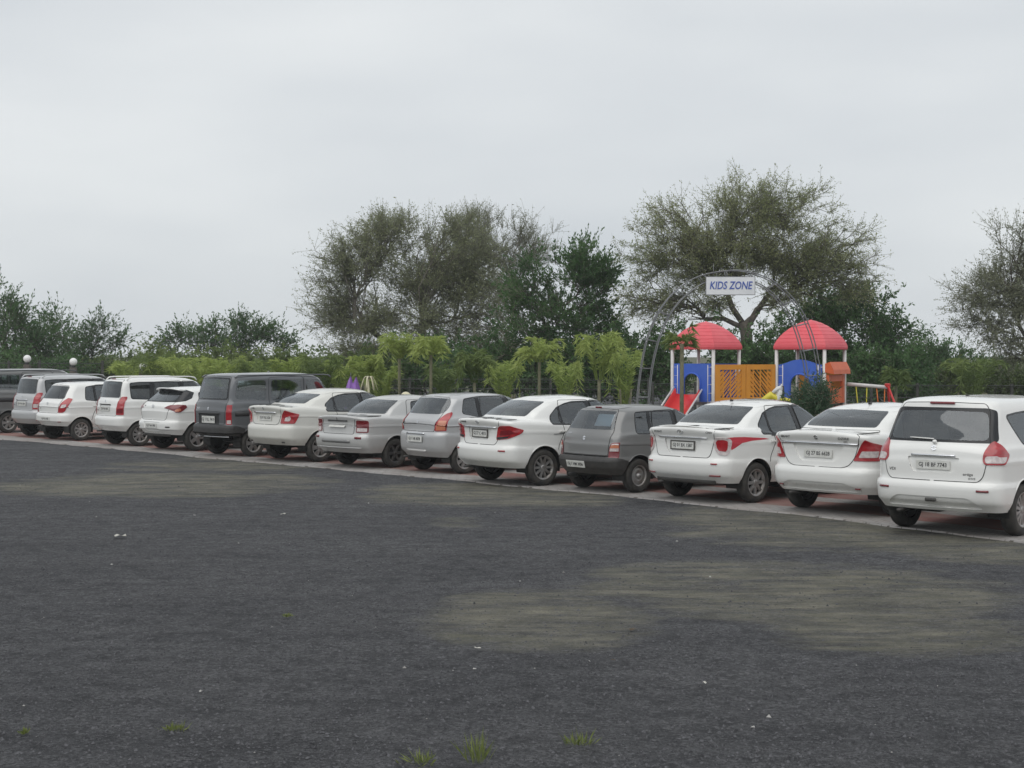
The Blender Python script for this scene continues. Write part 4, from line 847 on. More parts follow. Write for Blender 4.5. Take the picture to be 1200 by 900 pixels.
# ------------------------------------------------------------------ ground
def nodes(m):
    t = m.node_tree; return t, t.nodes.new, t.links.new
def ground_mat():
    m = bpy.data.materials.new('crushed grey gravel'); m.use_nodes = True; t, n, l = nodes(m); b = t.nodes['Principled BSDF']; b.inputs['Roughness'].default_value = .92; b.inputs['Specular IOR Level'].default_value = .25
    co = n('ShaderNodeTexCoord'); P = co.outputs['Object']
    def noise(s, d=3, r=.55, scale=(1, 1, 1), rot=0):
        mp = n('ShaderNodeMapping'); mp.inputs['Scale'].default_value = scale; mp.inputs['Rotation'].default_value = (0, 0, rot); l(P, mp.inputs[0])
        q = n('ShaderNodeTexNoise'); q.inputs['Scale'].default_value = s; q.inputs['Detail'].default_value = d; q.inputs['Roughness'].default_value = r; l(mp.outputs[0], q.inputs['Vector']); return q.outputs['Fac']
    def math_(op, a, b_=None, c=None, cl=False):
        q = n('ShaderNodeMath'); q.operation = op; q.use_clamp = cl
        for i, v in enumerate((a, b_, c)):
            if v is None: continue
            if isinstance(v, (int, float)): q.inputs[i].default_value = v
            else: l(v, q.inputs[i])
        return q.outputs[0]
    def ramp(f, p0, c0, p1, c1):
        q = n('ShaderNodeValToRGB'); e = q.color_ramp.elements; e[0].position = p0; e[1].position = p1; e[0].color = (*c0, 1); e[1].color = (*c1, 1); l(f, q.inputs[0]); return q.outputs[0]
    def mix(f, a, b_):
        q = n('ShaderNodeMix'); q.data_type = 'RGBA'
        for i, v in ((0, f), (6, a), (7, b_)):
            if isinstance(v, (int, float)): q.inputs[i].default_value = v
            elif isinstance(v, tuple): q.inputs[i].default_value = (*v, 1)
            else: l(v, q.inputs[i])
        return q.outputs[2]
    base = ramp(noise(38, 6, .8), .40, (.010, .0105, .012), .62, (.125, .126, .132)); base = mix(ramp(noise(9, 7, .8), .40, (0, 0, 0), .62, (.7, .7, .7)), base, (.118, .119, .124)); base = mix(ramp(noise(4.5, 8, .82), .46, (0, 0, 0), .60, (.85, .85, .85)), base, (.022, .0225, .025)); base = mix(ramp(noise(22, 5, .8), .5, (0, 0, 0), .6, (.8, .8, .8)), base, (.026, .0265, .029)); base = mix(ramp(noise(17, 5, .8, (1, 1, 1), 1.), .54, (0, 0, 0), .64, (.7, .7, .7)), base, (.15, .15, .154))
    chips = ramp(noise(160, 2, .5), .52, (0, 0, 0), .72, (1, 1, 1))
    base = mix(math_('MULTIPLY', chips, .3), base, (.20, .20, .20))
    big = ramp(noise(.55, 6, .65), .3, (.98, .985, 1.0), .7, (1.36, 1.35, 1.34))
    mu = n('ShaderNodeMix'); mu.data_type = 'RGBA'; mu.blend_type = 'MULTIPLY'; mu.inputs[0].default_value = 1; l(base, mu.inputs[6]); l(big, mu.inputs[7]); base = mu.outputs[2]
    trk = ramp(noise(1.6, 5, .6, (.16, 1.6, 1), R(8)), .4, (.86, .86, .87), .62, (1.1, 1.1, 1.1))
    mu = n('ShaderNodeMix'); mu.data_type = 'RGBA'; mu.blend_type = 'MULTIPLY'; mu.inputs[0].default_value = .8; l(base, mu.inputs[6]); l(trk, mu.inputs[7]); base = mu.outputs[2]
    # patches of dried mud and moss where the gravel is worn away
    sep = n('ShaderNodeSeparateXYZ'); l(P, sep.inputs[0]); wob = noise(.7, 9, .72, (.6, 1.3, 1)); wob2 = noise(1.3, 4, .6)
    tot = None
    for (cx, cy, rx, ry, rot, amp) in MUD:
        dx = math_('SUBTRACT', sep.outputs[0], cx); dy = math_('SUBTRACT', sep.outputs[1], cy); c, s_ = math.cos(rot), math.sin(rot)
        u = math_('DIVIDE', math_('ADD', math_('MULTIPLY', dx, c), math_('MULTIPLY', dy, s_)), rx); v = math_('DIVIDE', math_('SUBTRACT', math_('MULTIPLY', dy, c), math_('MULTIPLY', dx, s_)), ry)
        d = math_('ADD', math_('MULTIPLY', u, u), math_('MULTIPLY', v, v)); f = math_('MULTIPLY', math_('SUBTRACT', 1, d, None, True), amp)
        tot = f if tot is None else math_('MAXIMUM', tot, f)
    f = math_('ADD', tot, math_('MULTIPLY', math_('SUBTRACT', wob, .5), 2.6))
    q = n('ShaderNodeMapRange'); q.inputs[1].default_value = .15; q.inputs[2].default_value = .6; l(f, q.inputs[0]); f = q.outputs[0]
    br = ramp(noise(2.0, 8, .8, (.4, 1.5, 1)), .40, (.12, .12, .12), .62, (1, 1, 1)); f = math_('MULTIPLY', f, br)
    gatt = n('ShaderNodeMapRange'); gatt.inputs[1].default_value = .0; gatt.inputs[2].default_value = .2; l(tot, gatt.inputs[0]); f = math_('MULTIPLY', f, gatt.outputs[0])
    mud = ramp(noise(1.7, 6, .65), .36, (.165, .16, .115), .66, (.32, .30, .225))
    mud = mix(math_('MULTIPLY', ramp(noise(45, 5, .7), .45, (0, 0, 0), .7, (1, 1, 1)), .5), mud, (.07, .072, .058))
    col = mix(math_('MULTIPLY', f, .80), base, mud)
    l(col, b.inputs['Base Color'])
    h = math_('ADD', noise(90, 5, .7), math_('MULTIPLY', noise(14, 4, .6), 1.2)); bp = n('ShaderNodeBump'); bp.inputs['Strength'].default_value = .9; bp.inputs['Distance'].default_value = .03; l(h, bp.inputs['Height']); l(bp.outputs[0], b.inputs['Normal'])
    return m
MUD = []
for x0, y0, x1, y1, amp in ((470, 690, 800, 765, 1.1), (640, 655, 1250, 735, .95), (860, 715, 1260, 770, .9), (-60, 552, 420, 583, 1.05), (740, 588, 1240, 648, 1.1), (400, 560, 760, 598, 1.05), (100, 532, 420, 556, .6), (480, 605, 580, 618, .7), (1000, 630, 1300, 660, .8)):
    a = gnd((x0+x1)/2, (y0+y1)/2); w = abs(x1-x0)/2*a[1]/F; ya = F*EYE/(y0-HOR); yb = F*EYE/(y1-HOR); MUD.append((a[0], (ya+yb)/2, w, (ya-yb)/2*1.15, 0, amp))
# outer edge of the light kerb strip, traced on the ground
KP = [gnd(*p) for p in ((-420, 487), (-150, 500.5), (0, 513), (160, 529), (290, 541.6), (400, 549.8), (530, 562.5), (640, 573), (760, 586), (890, 598), (1020, 613), (1190, 632), (1420, 668), (1800, 750))]
KP = [Vector((x, y, 0)) for x, y in KP]
# straight-ish fit: smooth
for _ in range(2): KP = [KP[0]] + [(KP[i-1] + KP[i]*2 + KP[i+1]) / 4 for i in range(1, len(KP)-1)] + [KP[-1]]
_K = []
for a_, b_ in zip(KP[:-1], KP[1:]):
    m_ = max(1, int((b_ - a_).length/.35))
    for i_ in range(m_): _K.append(a_.lerp(b_, i_/m_))
KP = _K + [KP[-1]]
_r = random.Random(5); _o = 0
for i_ in range(len(KP)): _o = _o*.6 + _r.uniform(-.05, .05); KP[i_] = KP[i_] + Vector((_o, _o, 0))
INW = Vector((math.sin(R(45)), math.cos(R(45)), 0))       # towards the cars
g = MB(); n_ = 60
g.add([(-1200, -80, -.07), (1200, -80, -.07), (1200, 1500, -.07), (-1200, 1500, -.07)], [(0, 1, 2, 3)])
far = g.build('ground', mat('scrub earth', (.10, .095, .06), .95, noise=(.06, .075, .03), nscale=.6)); tag(far, kind='structure')
# gravel lot, gently uneven, one sheet
nx, ny = 150, 190; xs = np.linspace(-60, 45, nx); ys = np.concatenate([np.linspace(-25, 6, 12), np.linspace(6.5, 46, ny - 40), np.linspace(47, 90, 28)]); ny = len(ys)
XX, YY = np.meshgrid(xs, ys); ZZ = .012*np.sin(XX*1.1 + YY*.4)*np.sin(YY*.9) + .008*np.sin(XX*2.3 - YY*1.7)
Vg = np.stack([XX, YY, ZZ - .01], 2).reshape(-1, 3); i, j = np.meshgrid(np.arange(ny-1), np.arange(nx-1), indexing='ij'); a = (i*nx + j).ravel()
# keep the sheet low under the paving
def kerb_side(x, y):
    kx = np.array([p.x for p in KP]); ky = np.array([p.y for p in KP]); return (y - np.interp(x, kx, ky))
inside = kerb_side(Vg[:, 0], Vg[:, 1]); Vg[:, 2] = np.where(inside > -.6, -.006, Vg[:, 2])
Fg = np.stack([a, a+1, a+nx+1, a+nx], 1)
tag(link('gravel_lot', mesh_np('gravel_lot', Vg, Fg, ground_mat(), True)), kind='structure')
# paving: strips parallel to the kerb
def strip_sheet(name, d0, d1, z, m, kerb=0):
    V = []; Fs = []
    for p in KP: V += [tuple(p + INW*d0 + Vector((0, 0, z))), tuple(p + INW*d1 + Vector((0, 0, z)))]
    Fs = [(2*i, 2*i+2, 2*i+3, 2*i+1) for i in range(len(KP)-1)]
    if kerb:
        o = len(V)
        for p in KP: V += [tuple(p + INW*d0 + Vector((0, 0, z))), tuple(p + INW*(d0 - .01) + Vector((0, 0, -.03)))]
        Fs += [(o+2*i, o+2*i+1, o+2*i+3, o+2*i+2) for i in range(len(KP)-1)]
    b = MB(); b.add(V, Fs); o = b.build(name, m); tag(o, kind='structure'); return o
def paver_mat(name, c0, c1, dust, amt=.5):
    m = bpy.data.materials.new(name); m.use_nodes = True; t, n, l = nodes(m); b = t.nodes['Principled BSDF']; b.inputs['Roughness'].default_value = .85
    co = n('ShaderNodeTexCoord'); mp = n('ShaderNodeMapping'); mp.inputs['Rotation'].default_value = (0, 0, R(45)); l(co.outputs['Object'], mp.inputs[0])
    br = n('ShaderNodeTexBrick'); br.inputs['Scale'].default_value = 1; br.inputs['Brick Width'].default_value = .22; br.inputs['Row Height'].default_value = .11; br.inputs['Mortar Size'].default_value = .006
    br.inputs['Color1'].default_value = (*c0, 1); br.inputs['Color2'].default_value = (*c1, 1); br.inputs['Mortar'].default_value = (.10, .09, .08, 1); l(mp.outputs[0], br.inputs['Vector'])
    no = n('ShaderNodeTexNoise'); no.inputs['Scale'].default_value = 1.3; no.inputs['Detail'].default_value = 7; no.inputs['Roughness'].default_value = .7; l(co.outputs['Object'], no.inputs['Vector'])
    r = n('ShaderNodeMapRange'); r.inputs[1].default_value = .38; r.inputs[2].default_value = .68; r.inputs[4].default_value = amt; l(no.outputs['Fac'], r.inputs[0])
    mx = n('ShaderNodeMix'); mx.data_type = 'RGBA'; l(r.outputs[0], mx.inputs[0]); l(br.outputs['Color'], mx.inputs[6]); mx.inputs[7].default_value = (*dust, 1); l(mx.outputs[2], b.inputs['Base Color'])
    bp = n('ShaderNodeBump'); bp.inputs['Strength'].default_value = .6; bp.inputs['Distance'].default_value = .005; l(br.outputs['Fac'], bp.inputs['Height']); bp.invert = True; l(bp.outputs[0], b.inputs['Normal']); return m
pl = paver_mat('pale paving', (.40, .38, .37), (.33, .32, .31), (.24, .21, .19), .75); pr = paver_mat('red paving', (.30, .12, .10), (.25, .10, .09), (.27, .22, .19), .7); pg = paver_mat('grey paving', (.23, .22, .21), (.19, .185, .18), (.25, .22, .20))
strip_sheet('kerb_strip', 0, .78, .012, pl, 1)
strip_sheet('red_paving', .78, 1.7, .012, pr); strip_sheet('pale_paving_band', 1.7, 2.25, .012, pl); strip_sheet('red_paving_band', 2.25, 4.2, .012, pr); strip_sheet('grey_paving', 4.2, 11, .012, pg)

# loose stones on the gravel
def stones(name, n, y0, y1, s0, s1, cols, seed, pw=1.6):
    r = np.random.default_rng(seed); u = r.random(n); Y = y0 + (y1 - y0)*u**pw; X = (r.random(n)*2 - 1) * (Y*.40 + .5); ok = kerb_side(X, Y) < -.3
    for (cx, cy, rx, ry, _r0, am) in MUD: ok &= (((X - cx)/rx)**2 + ((Y - cy)/ry)**2 > .9) | (r.random(n) < .22)
    X, Y = X[ok], Y[ok]; n = len(X)
    sz = s0 + (s1 - s0)*r.random(n)**4
    B0 = np.array([(1, 0, 0), (-.5, .87, 0), (-.5, -.87, 0), (.1, .1, .9), ]); an = r.random(n)*6.28; c, s_ = np.cos(an), np.sin(an)
    B = B0[None]*(.6 + .8*r.random((n, 4, 3))); x = B[:, :, 0]*c[:, None] - B[:, :, 1]*s_[:, None]; y = B[:, :, 0]*s_[:, None] + B[:, :, 1]*c[:, None]
    V = np.stack([X[:, None] + x*sz[:, None], Y[:, None] + y*sz[:, None], B[:, :, 2]*sz[:, None]*.8 - .004 + .012*np.sin(X*1.1 + Y*.4)[:, None]*np.sin(Y*.9)[:, None] + .008*np.sin(X*2.3 - Y*1.7)[:, None] - .006], 2).reshape(-1, 3)
    f = np.array([(0, 1, 3), (1, 2, 3), (2, 0, 3)]); Fs = (f[None] + 4*np.arange(n)[:, None, None]).reshape(-1, 3)
    return tag(link(name, mesh_np(name, V, Fs, cols, False)), kind='stuff')
stones('dark_stones', 70000, 7.6, 27, .006, .019, mat('dark stone chips', (.03, .03, .034), .9, noise=(.11, .11, .118), nscale=40, detail=1), 3, 1.3)
stones('light_stones', 260, 7.8, 30, .006, .022, mat('light stone chips', (.22, .21, .20), .9, noise=(.45, .44, .42), nscale=9), 4, 1.2)

# ------------------------------------------------------------------ foliage
def leaf_mat(name, a, b, tr=.25, ns=.9):
    return mat(name, a, .6, noise=b, nscale=ns, trans=tr, spec=.3)
BARK = mat('dark bark', (.075, .065, .052), .95, noise=(.14, .12, .10), nscale=5, bump=.5, bscale=30)
TWIG = mat('green grey twigs', (.15, .15, .105), .9, noise=(.21, .21, .15), nscale=3)
BARKG = mat('grey bark', (.14, .125, .105), .95, noise=(.22, .20, .17), nscale=5, bump=.5, bscale=30)
def quads(P, D, Wd, Ln, r, droop=0, jitter=1.0):
    """leaf quads at P along D"""
    n = len(P); a = r.normal(size=(n, 3)); w = np.cross(D, a); w /= np.linalg.norm(w, axis=1, keepdims=True) + 1e-9
    l_ = (Ln*(.6 + .8*r.random(n)))[:, None]; w = w*(Wd*(.6 + .8*r.random(n)))[:, None]/2; T = D*l_; T[:, 2] -= droop*l_[:, 0]
    V = np.stack([P - w*.5, P + T*.5 - w, P + T, P + T*.5 + w], 1); return V.reshape(-1, 3)
def unit(v): return v / (np.linalg.norm(v, axis=-1, keepdims=True) + 1e-9)
def sticks(A, B, r0, r1):
    """thin three sided sticks from A to B"""
    n = len(A); d = unit(B - A); a = unit(np.cross(d, np.array([.3, .2, 1.]))); b = np.cross(d, a); V = []
    for (p, rr) in ((A, r0), (B, r1)):
        for k in range(3):
            t = 2.094*k; V.append(p + (a*math.cos(t) + b*math.sin(t))*np.reshape(rr, (-1, 1)))
    V = np.stack(V, 1).reshape(-1, 3); f = np.array([(0, 1, 4, 3), (1, 2, 5, 4), (2, 0, 3, 5)]); return V, (f[None] + 6*np.arange(n)[:, None, None]).reshape(-1, 4)
def join(parts):
    V = []; Fs = []; o = 0
    for v, f in parts: V.append(v); Fs.append(f + o); o += len(v)
    return np.concatenate(V), np.concatenate(Fs)
def curve(a, b, up, n, r, wig):
    t = np.linspace(0, 1, n)[:, None]; m = (a + b)/2 + np.array([0, 0, up])*np.linalg.norm(b - a); P = (1-t)**2*a + 2*t*(1-t)*m + t*t*b
    w = np.cumsum(r.normal(size=(n, 3)), 0)*wig*np.linalg.norm(b - a)/n; w -= w[-1]*t; return P + w*np.sin(t*math.pi)**.3
def tree(name, label, cat, base, blobs, leafm, bark, seed, trunk_r=.18, fork=None, sub=16, twig=10, tl=.55, leaves=7, lw=.05, ll=.10, upw=.25, droop=0., spread=1., lean_out=.6, shell=.45, up=.18, group=None, spiky=0):
    """blobs: (x, y, z, rx, ry, rz, weight). limbs run from the fork to each blob, then to sub points, then twigs with leaves"""
    r = np.random.default_rng(seed); base = np.array(base, float); root = empty(name, base, 0, label, cat, group)
    fk = np.array(fork if fork is not None else (base[0], base[1], base[2] + min(b[2] for b in blobs)*.45), float)
    tb = MB(); parts = []; TP = []; TD = []
    c = curve(base, fk, .05, 7, r, .25); tb.tube((c - base).tolist(), lambda t: trunk_r*(1.25 - .45*t), 9)
    cc = np.mean([b[:3] for b in blobs], 0)
    limbs = []
    for bl in blobs:
        o = np.array(bl[:3]); rad = np.array(bl[3:6]); w = bl[6] if len(bl) > 6 else 1
        tgt = o - (o - fk)*.12 + r.normal(size=3)*.1*rad; L = np.linalg.norm(tgt - fk); lr = trunk_r*.42*min(1, .5 + .5*w)
        st0 = c0 = fk + (base - fk)*.22*r.random() + r.normal(size=3)*.03; best = np.linalg.norm(tgt - st0); sc0 = 1
        for lc, lrr in limbs:
            for q_ in (2, 3, 4, 5):
                if lc[q_][2] < tgt[2] - .2:
                    cst = np.linalg.norm(tgt - lc[q_]) + .45*np.linalg.norm(lc[q_] - fk)
                    if cst < best: best = cst; st0 = lc[q_]; sc0 = .72 - .06*q_
        lr = lr*sc0; c = curve(st0, tgt, up*.6, 9, r, .45); limbs.append((c, lr)); tb.tube((c - base).tolist(), lambda t: lr*(1 - .72*t) + .008, 7)
        ns = int(sub*w); d = unit(r.normal(size=(ns, 3))); rr = (shell + (1 - shell)*r.random(ns))[:, None]**.7
        Sx = o + d*rad*rr; 
        for k in range(ns):
            st = c[int(r.integers(3, 9))]; q = curve(st, Sx[k], up*.7, 6, r, .5); r0 = lr*.2
            tb.tube((q - base).tolist(), lambda t: r0*(1 - .75*t) + .004, 4, cap=False)
            # twigs leave along the outer part of the branch
            nt_ = twig; ti = r.integers(2, 6, nt_); P0 = q[ti] + r.normal(size=(nt_, 3))*.03; out = unit(Sx[k] - o*.6 - cc*.4 + r.normal(size=3)*.2)
            D = unit(out*lean_out + r.normal(size=(nt_, 3))*spread*.75 + np.array([0, 0, upw])); TP.append(P0); TD.append(D)
    TP = np.concatenate(TP); TD = np.concatenate(TD); n = len(TP); ln = tl*(.5 + r.random(n)); E = TP + TD*ln[:, None]; E[:, 2] -= droop*ln*.5
    v, f = sticks(TP - base, E - base, np.full(n, .008), np.full(n, .003)); 
    tr_ = tb.mesh('trunk', bark); link('trunk', tr_, root)
    tw = link('twigs', mesh_np('twigs', v, f, TWIG, False), root); tw['kind'] = 'stuff'
    k = leaves; t = r.random((n, k, 1))**.8; P = TP[:, None] + (E - TP)[:, None]*t + r.normal(size=(n, k, 3))*.05*tl*1.2; D = unit(TD[:, None]*.7 + r.normal(size=(n, k, 3))*.8 + np.array([0, 0, .1]))
    if spiky: D = unit(TD[:, None]*1.2 + r.normal(size=(n, k, 3))*.35); P = TP[:, None] + (E - TP)[:, None]*t + r.normal(size=(n, k, 3))*.025
    P = P.reshape(-1, 3) - base; D = D.reshape(-1, 3); V = quads(P, D, lw, ll, r, droop*.5)
    Fq = np.arange(len(V)).reshape(-1, 4); cw = link('crown', mesh_np('crown', V, Fq, leafm, False), root); cw['kind'] = 'stuff'
    return root
def B(px, py, Y, wpx, hpx, dep=None, w=1):
    p = at(px, py, Y); return (p.x, p.y, p.z, wpx*Y/F/2, (dep if dep else wpx*Y/F/2*.9), hpx*Y/F/2, w)
ACA = leaf_mat('acacia leaves', (.24, .28, .12), (.36, .38, .19), .45); DK = leaf_mat('dark leaves', (.06, .125, .045), (.11, .20, .07), .35)
OLV = leaf_mat('sparse brown leaves', (.22, .245, .14), (.32, .35, .19), .4); GRY = leaf_mat('grey green leaves', (.22, .24, .16), (.30, .32, .21), .4)
MID = leaf_mat('mid green leaves', (.085, .13, .045), (.15, .20, .065), .35); PALM = leaf_mat('palm fronds', (.29, .38, .10), (.43, .50, .16), .45)
PALM2 = leaf_mat('darker palm fronds', (.13, .19, .06), (.22, .28, .09), .4)
Y7 = 56
tree('acacia_tree', 'wide spreading thorn tree with open feathery crown standing behind the red roofed playground', 'tree', at(868, 486, Y7), [
    B(800, 262, Y7, 110, 70), B(760, 300, Y7, 90, 80, w=.8), B(865, 235, Y7, 120, 70, w=1.1), B(930, 250, Y7, 110, 70), B(985, 290, Y7, 90, 80), B(880, 280, Y7, 120, 60), B(950, 310, Y7, 90, 60, w=.8),
    B(765, 350, Y7, 80, 60, w=.8), B(815, 320, Y7, 90, 60, w=.8), B(1005, 330, Y7, 60, 60, w=.5), B(870, 305, Y7, 100, 40, w=.8), B(925, 300, Y7, 90, 50, w=.8), B(835, 290, Y7, 80, 40, w=.6), B(835, 352, Y7, 50, 30, w=.3), B(920, 340, Y7, 60, 40, w=.4)],
    ACA, BARK, 21, trunk_r=.26, fork=at(872, 378, Y7), sub=36, twig=21, tl=.60, leaves=10, lw=.030, ll=.08, upw=.3, lean_out=.8, shell=.4)
Y4 = 62
tree('thorn_tree', 'bushy brown half bare thorn tree, the broadest one left of the playground', 'tree', at(490, 480, Y4), [
    B(400, 310, Y4, 100, 90), B(385, 365, Y4, 70, 80, w=.7), B(450, 290, Y4, 110, 90, w=1.1), B(520, 290, Y4, 110, 100, w=1.1), B(430, 370, Y4, 110, 90), B(500, 370, Y4, 130, 110, w=1.3), B(570, 370, Y4, 110, 100), B(560, 310, Y4, 80, 80, w=.6), B(490, 420, Y4, 200, 60, w=1.3), B(585, 415, Y4, 100, 70), B(415, 420, Y4, 80, 60), B(482, 325, Y4, 90, 70, w=.9), B(540, 340, Y4, 90, 70, w=.8), B(460, 262, Y4, 90, 30, w=.5), B(540, 262, Y4, 80, 30, w=.4)],
    OLV, BARKG, 22, trunk_r=.28, fork=at(485, 430, Y4), sub=42, twig=22, tl=.66, leaves=8, lw=.035, ll=.085, upw=.45, lean_out=.9, shell=.25)
tree('bare_tree', 'nearly bare upright grey tree rising behind the brown thorn tree', 'tree', at(600, 480, 68), [
    B(580, 290, 68, 90, 80, w=.8), B(625, 290, 68, 70, 80, w=.8), B(600, 340, 68, 110, 70, w=.7), B(560, 265, 68, 60, 50, w=.5), B(540, 300, 68, 70, 80, w=.5)],
    GRY, mat('pale twig bark', (.20, .185, .16), .95, noise=(.28, .26, .23), nscale=5), 23, trunk_r=.22, fork=at(600, 400, 68), sub=44, twig=22, tl=.62, leaves=6, lw=.03, ll=.07, upw=.7, lean_out=.9, shell=.2)
tree('dark_tree', 'dark green tree with spiky upswept branches just left of the archway', 'tree', at(650, 480, 57), [
    B(620, 330, 57, 60, 60, w=.7), B(660, 360, 57, 100, 70, w=1.1), B(692, 312, 57, 48, 60, w=.8), B(702, 350, 57, 44, 50, w=.8), B(668, 320, 57, 50, 40, w=.6), B(706, 318, 57, 20, 50, w=.35), B(710, 395, 57, 40, 50, w=.6), B(615, 385, 57, 100, 80, w=1.2), B(675, 405, 57, 110, 80, w=1.3), B(610, 435, 57, 120, 60), B(700, 440, 57, 80, 60, w=.8)],
    DK, BARK, 24, trunk_r=.22, fork=at(650, 420, 57), sub=21, twig=14, tl=.72, leaves=13, lw=.055, ll=.13, upw=.55, lean_out=1.0, shell=.35, spiky=1)
tree('dark_tree', 'dark green broad tree behind the right hand playground tower', 'tree', at(985, 490, 60), [
    B(960, 360, 60, 80, 60, w=.8), B(1000, 360, 60, 90, 70), B(1040, 390, 60, 80, 70), B(975, 405, 60, 120, 80, w=1.3), B(1050, 430, 60, 100, 60), B(925, 420, 60, 80, 80, w=.8), B(1000, 450, 60, 140, 50)],
    DK, BARK, 25, trunk_r=.22, fork=at(985, 440, 60), sub=28, twig=14, tl=.62, leaves=15, lw=.07, ll=.12, upw=.25, shell=.2)
tree('dark_tree', 'low dark green tree at the right between the swing and the bare tree', 'tree', at(1105, 490, 72), [
    B(1085, 420, 72, 70, 60), B(1125, 430, 72, 90, 60, w=1.1), B(1165, 440, 72, 70, 50), B(1100, 455, 72, 120, 40)],
    DK, BARK, 26, trunk_r=.2, sub=28, twig=14, tl=.6, leaves=14, lw=.07, ll=.12, shell=.2)
tree('bare_tree', 'thin grey branched tree at the right edge of the picture', 'tree', at(1222, 490, 50), [
    B(1190, 290, 50, 70, 70, w=.8), B(1225, 270, 50, 70, 80), B(1160, 335, 50, 80, 60, w=.8), B(1130, 345, 50, 50, 50, w=.35), B(1205, 350, 50, 90, 80), B(1150, 380, 50, 80, 50, w=.6), B(1195, 400, 50, 70, 60, w=.6), B(1250, 340, 50, 80, 120)],
    GRY, BARK, 27, trunk_r=.2, fork=at(1215, 425, 50), sub=32, twig=17, tl=.6, leaves=11, lw=.03, ll=.075, upw=.35, lean_out=.9, shell=.2)
tree('dark_tree', 'tall dark spiky tree at the left edge of the picture', 'tree', at(10, 490, 75), [
    B(-5, 360, 75, 50, 60), B(25, 378, 75, 56, 50), B(52, 402, 75, 60, 40), B(10, 405, 75, 110, 60, w=1.3), B(-40, 370, 75, 70, 90), B(40, 430, 75, 110, 50)],
    DK, BARK, 28, trunk_r=.22, fork=at(8, 430, 75), sub=20, twig=11, tl=.9, leaves=12, lw=.06, ll=.15, upw=.5, shell=.35, spiky=1)
tree('dark_tree', 'spiky dark tree above the globe lamps, right neighbour of the tallest left one', 'tree', at(95, 490, 78), [
    B(62, 385, 78, 40, 50, w=.7), B(75, 415, 78, 70, 60), B(118, 388, 78, 50, 50, w=.8), B(105, 418, 78, 70, 50), B(140, 405, 78, 20, 30, w=.3)],
    DK, BARK, 29, trunk_r=.18, fork=at(95, 440, 78), sub=18, twig=11, tl=.9, leaves=11, lw=.055, ll=.15, upw=.6, shell=.3, spiky=1)
tree('umbrella_tree', 'flat topped dark tree with open crooked branches behind the light green palms', 'tree', at(268, 480, 80), [
    B(215, 395, 80, 60, 28, w=.7), B(250, 395, 80, 60, 35, w=.8), B(290, 385, 80, 60, 40), B(320, 395, 80, 50, 30, w=.7), B(195, 412, 80, 40, 25, w=.4), B(275, 412, 80, 70, 30, w=.7), B(338, 408, 80, 24, 24, w=.3)],
    DK, BARK, 30, trunk_r=.16, fork=at(268, 430, 80), sub=24, twig=12, tl=.7, leaves=11, lw=.06, ll=.13, upw=.45, shell=.2, spiky=1)
# understorey: bushes along the boundary
def bush(label, px, py, w, h, Y, m, seed, name='bush', dens=1., group='bushes along the boundary fence', **k):
    p = at(px, py, Y); hw_ = w*Y/F/2; hh = h*Y/F; top = at(px, py - h/2, Y).z; bl = []; r = random.Random(seed); 
    for i in range(5):
        bl.append((p.x + (i-2)*hw_*.38, Y + r.uniform(-.5, .5), top*(.50 + .1*r.random()), hw_*.42, hw_*.4 + .3, top*.48*(.8 + .3*r.random()), dens))
    kk = dict(trunk_r=.07, fork=(p.x, Y, .35), sub=22, twig=12, tl=.45, leaves=12, lw=.07, ll=.11, shell=.2); kk.update(k)
    return tree(name, label, 'bush', (p.x, Y, 0), bl, m, BARK, seed, group=group, **kk)
for i, (lb, px, py, w, h, Y, m) in enumerate([
    ('dark bush under the brown thorn tree', 400, 440, 130, 60, 58, MID), ('dark hedge mass behind the silver saloon', 500, 430, 150, 80, 59, DK), ('dark bush in front of the tree trunks in the middle', 590, 430, 130, 80, 57, DK),
    ('dark bush beside the foot of the archway', 760, 420, 90, 90, 55, DK), ('dark bush between the two red roofs', 880, 420, 90, 80, 54, DK), ('dark bush left of the archway behind the palms', 690, 430, 110, 90, 56, DK),
    ('bush at the foot of the far right tree', 1170, 450, 120, 50, 60, MID), ('bush behind the swing frame', 1040, 440, 90, 70, 52, DK), ('leafy hedge below the dark trees at the far left', 30, 430, 150, 40, 70, DK), ('hedge bush behind the third globe lamp', 155, 428, 110, 30, 72, MID),
    ('green hedge piece behind the dark grey van', 300, 420, 110, 32, 62, PALM2), ('hedge piece left of the dark grey van', 210, 420, 100, 32, 62, PALM2)]):
    bush(lb, px, py, w, h, Y, m, 100 + i)

# low scrub closing the view far behind everything
r_ = np.random.default_rng(77); n_ = 60000; X_ = r_.random(n_)*260 - 130; hg = 1.9 + .5*np.sin(X_*.31) + .35*np.sin(X_*.83 + 1) + .25*np.sin(X_*2.1) + 1.2*np.clip((np.abs(X_ + 2) - 42)/40, 0, 1)
Z_ = hg*r_.random(n_)**.7; Y_ = 112 + 3*np.sin(X_*.05) + r_.normal(size=n_)*1.1; V_ = quads(np.stack([X_, Y_, Z_], 1), unit(r_.normal(size=(n_, 3))), .16, .26, r_)
tag(link('far_scrub', mesh_np('far_scrub', V_, np.arange(len(V_)).reshape(-1, 4), MID, False)), kind='stuff')
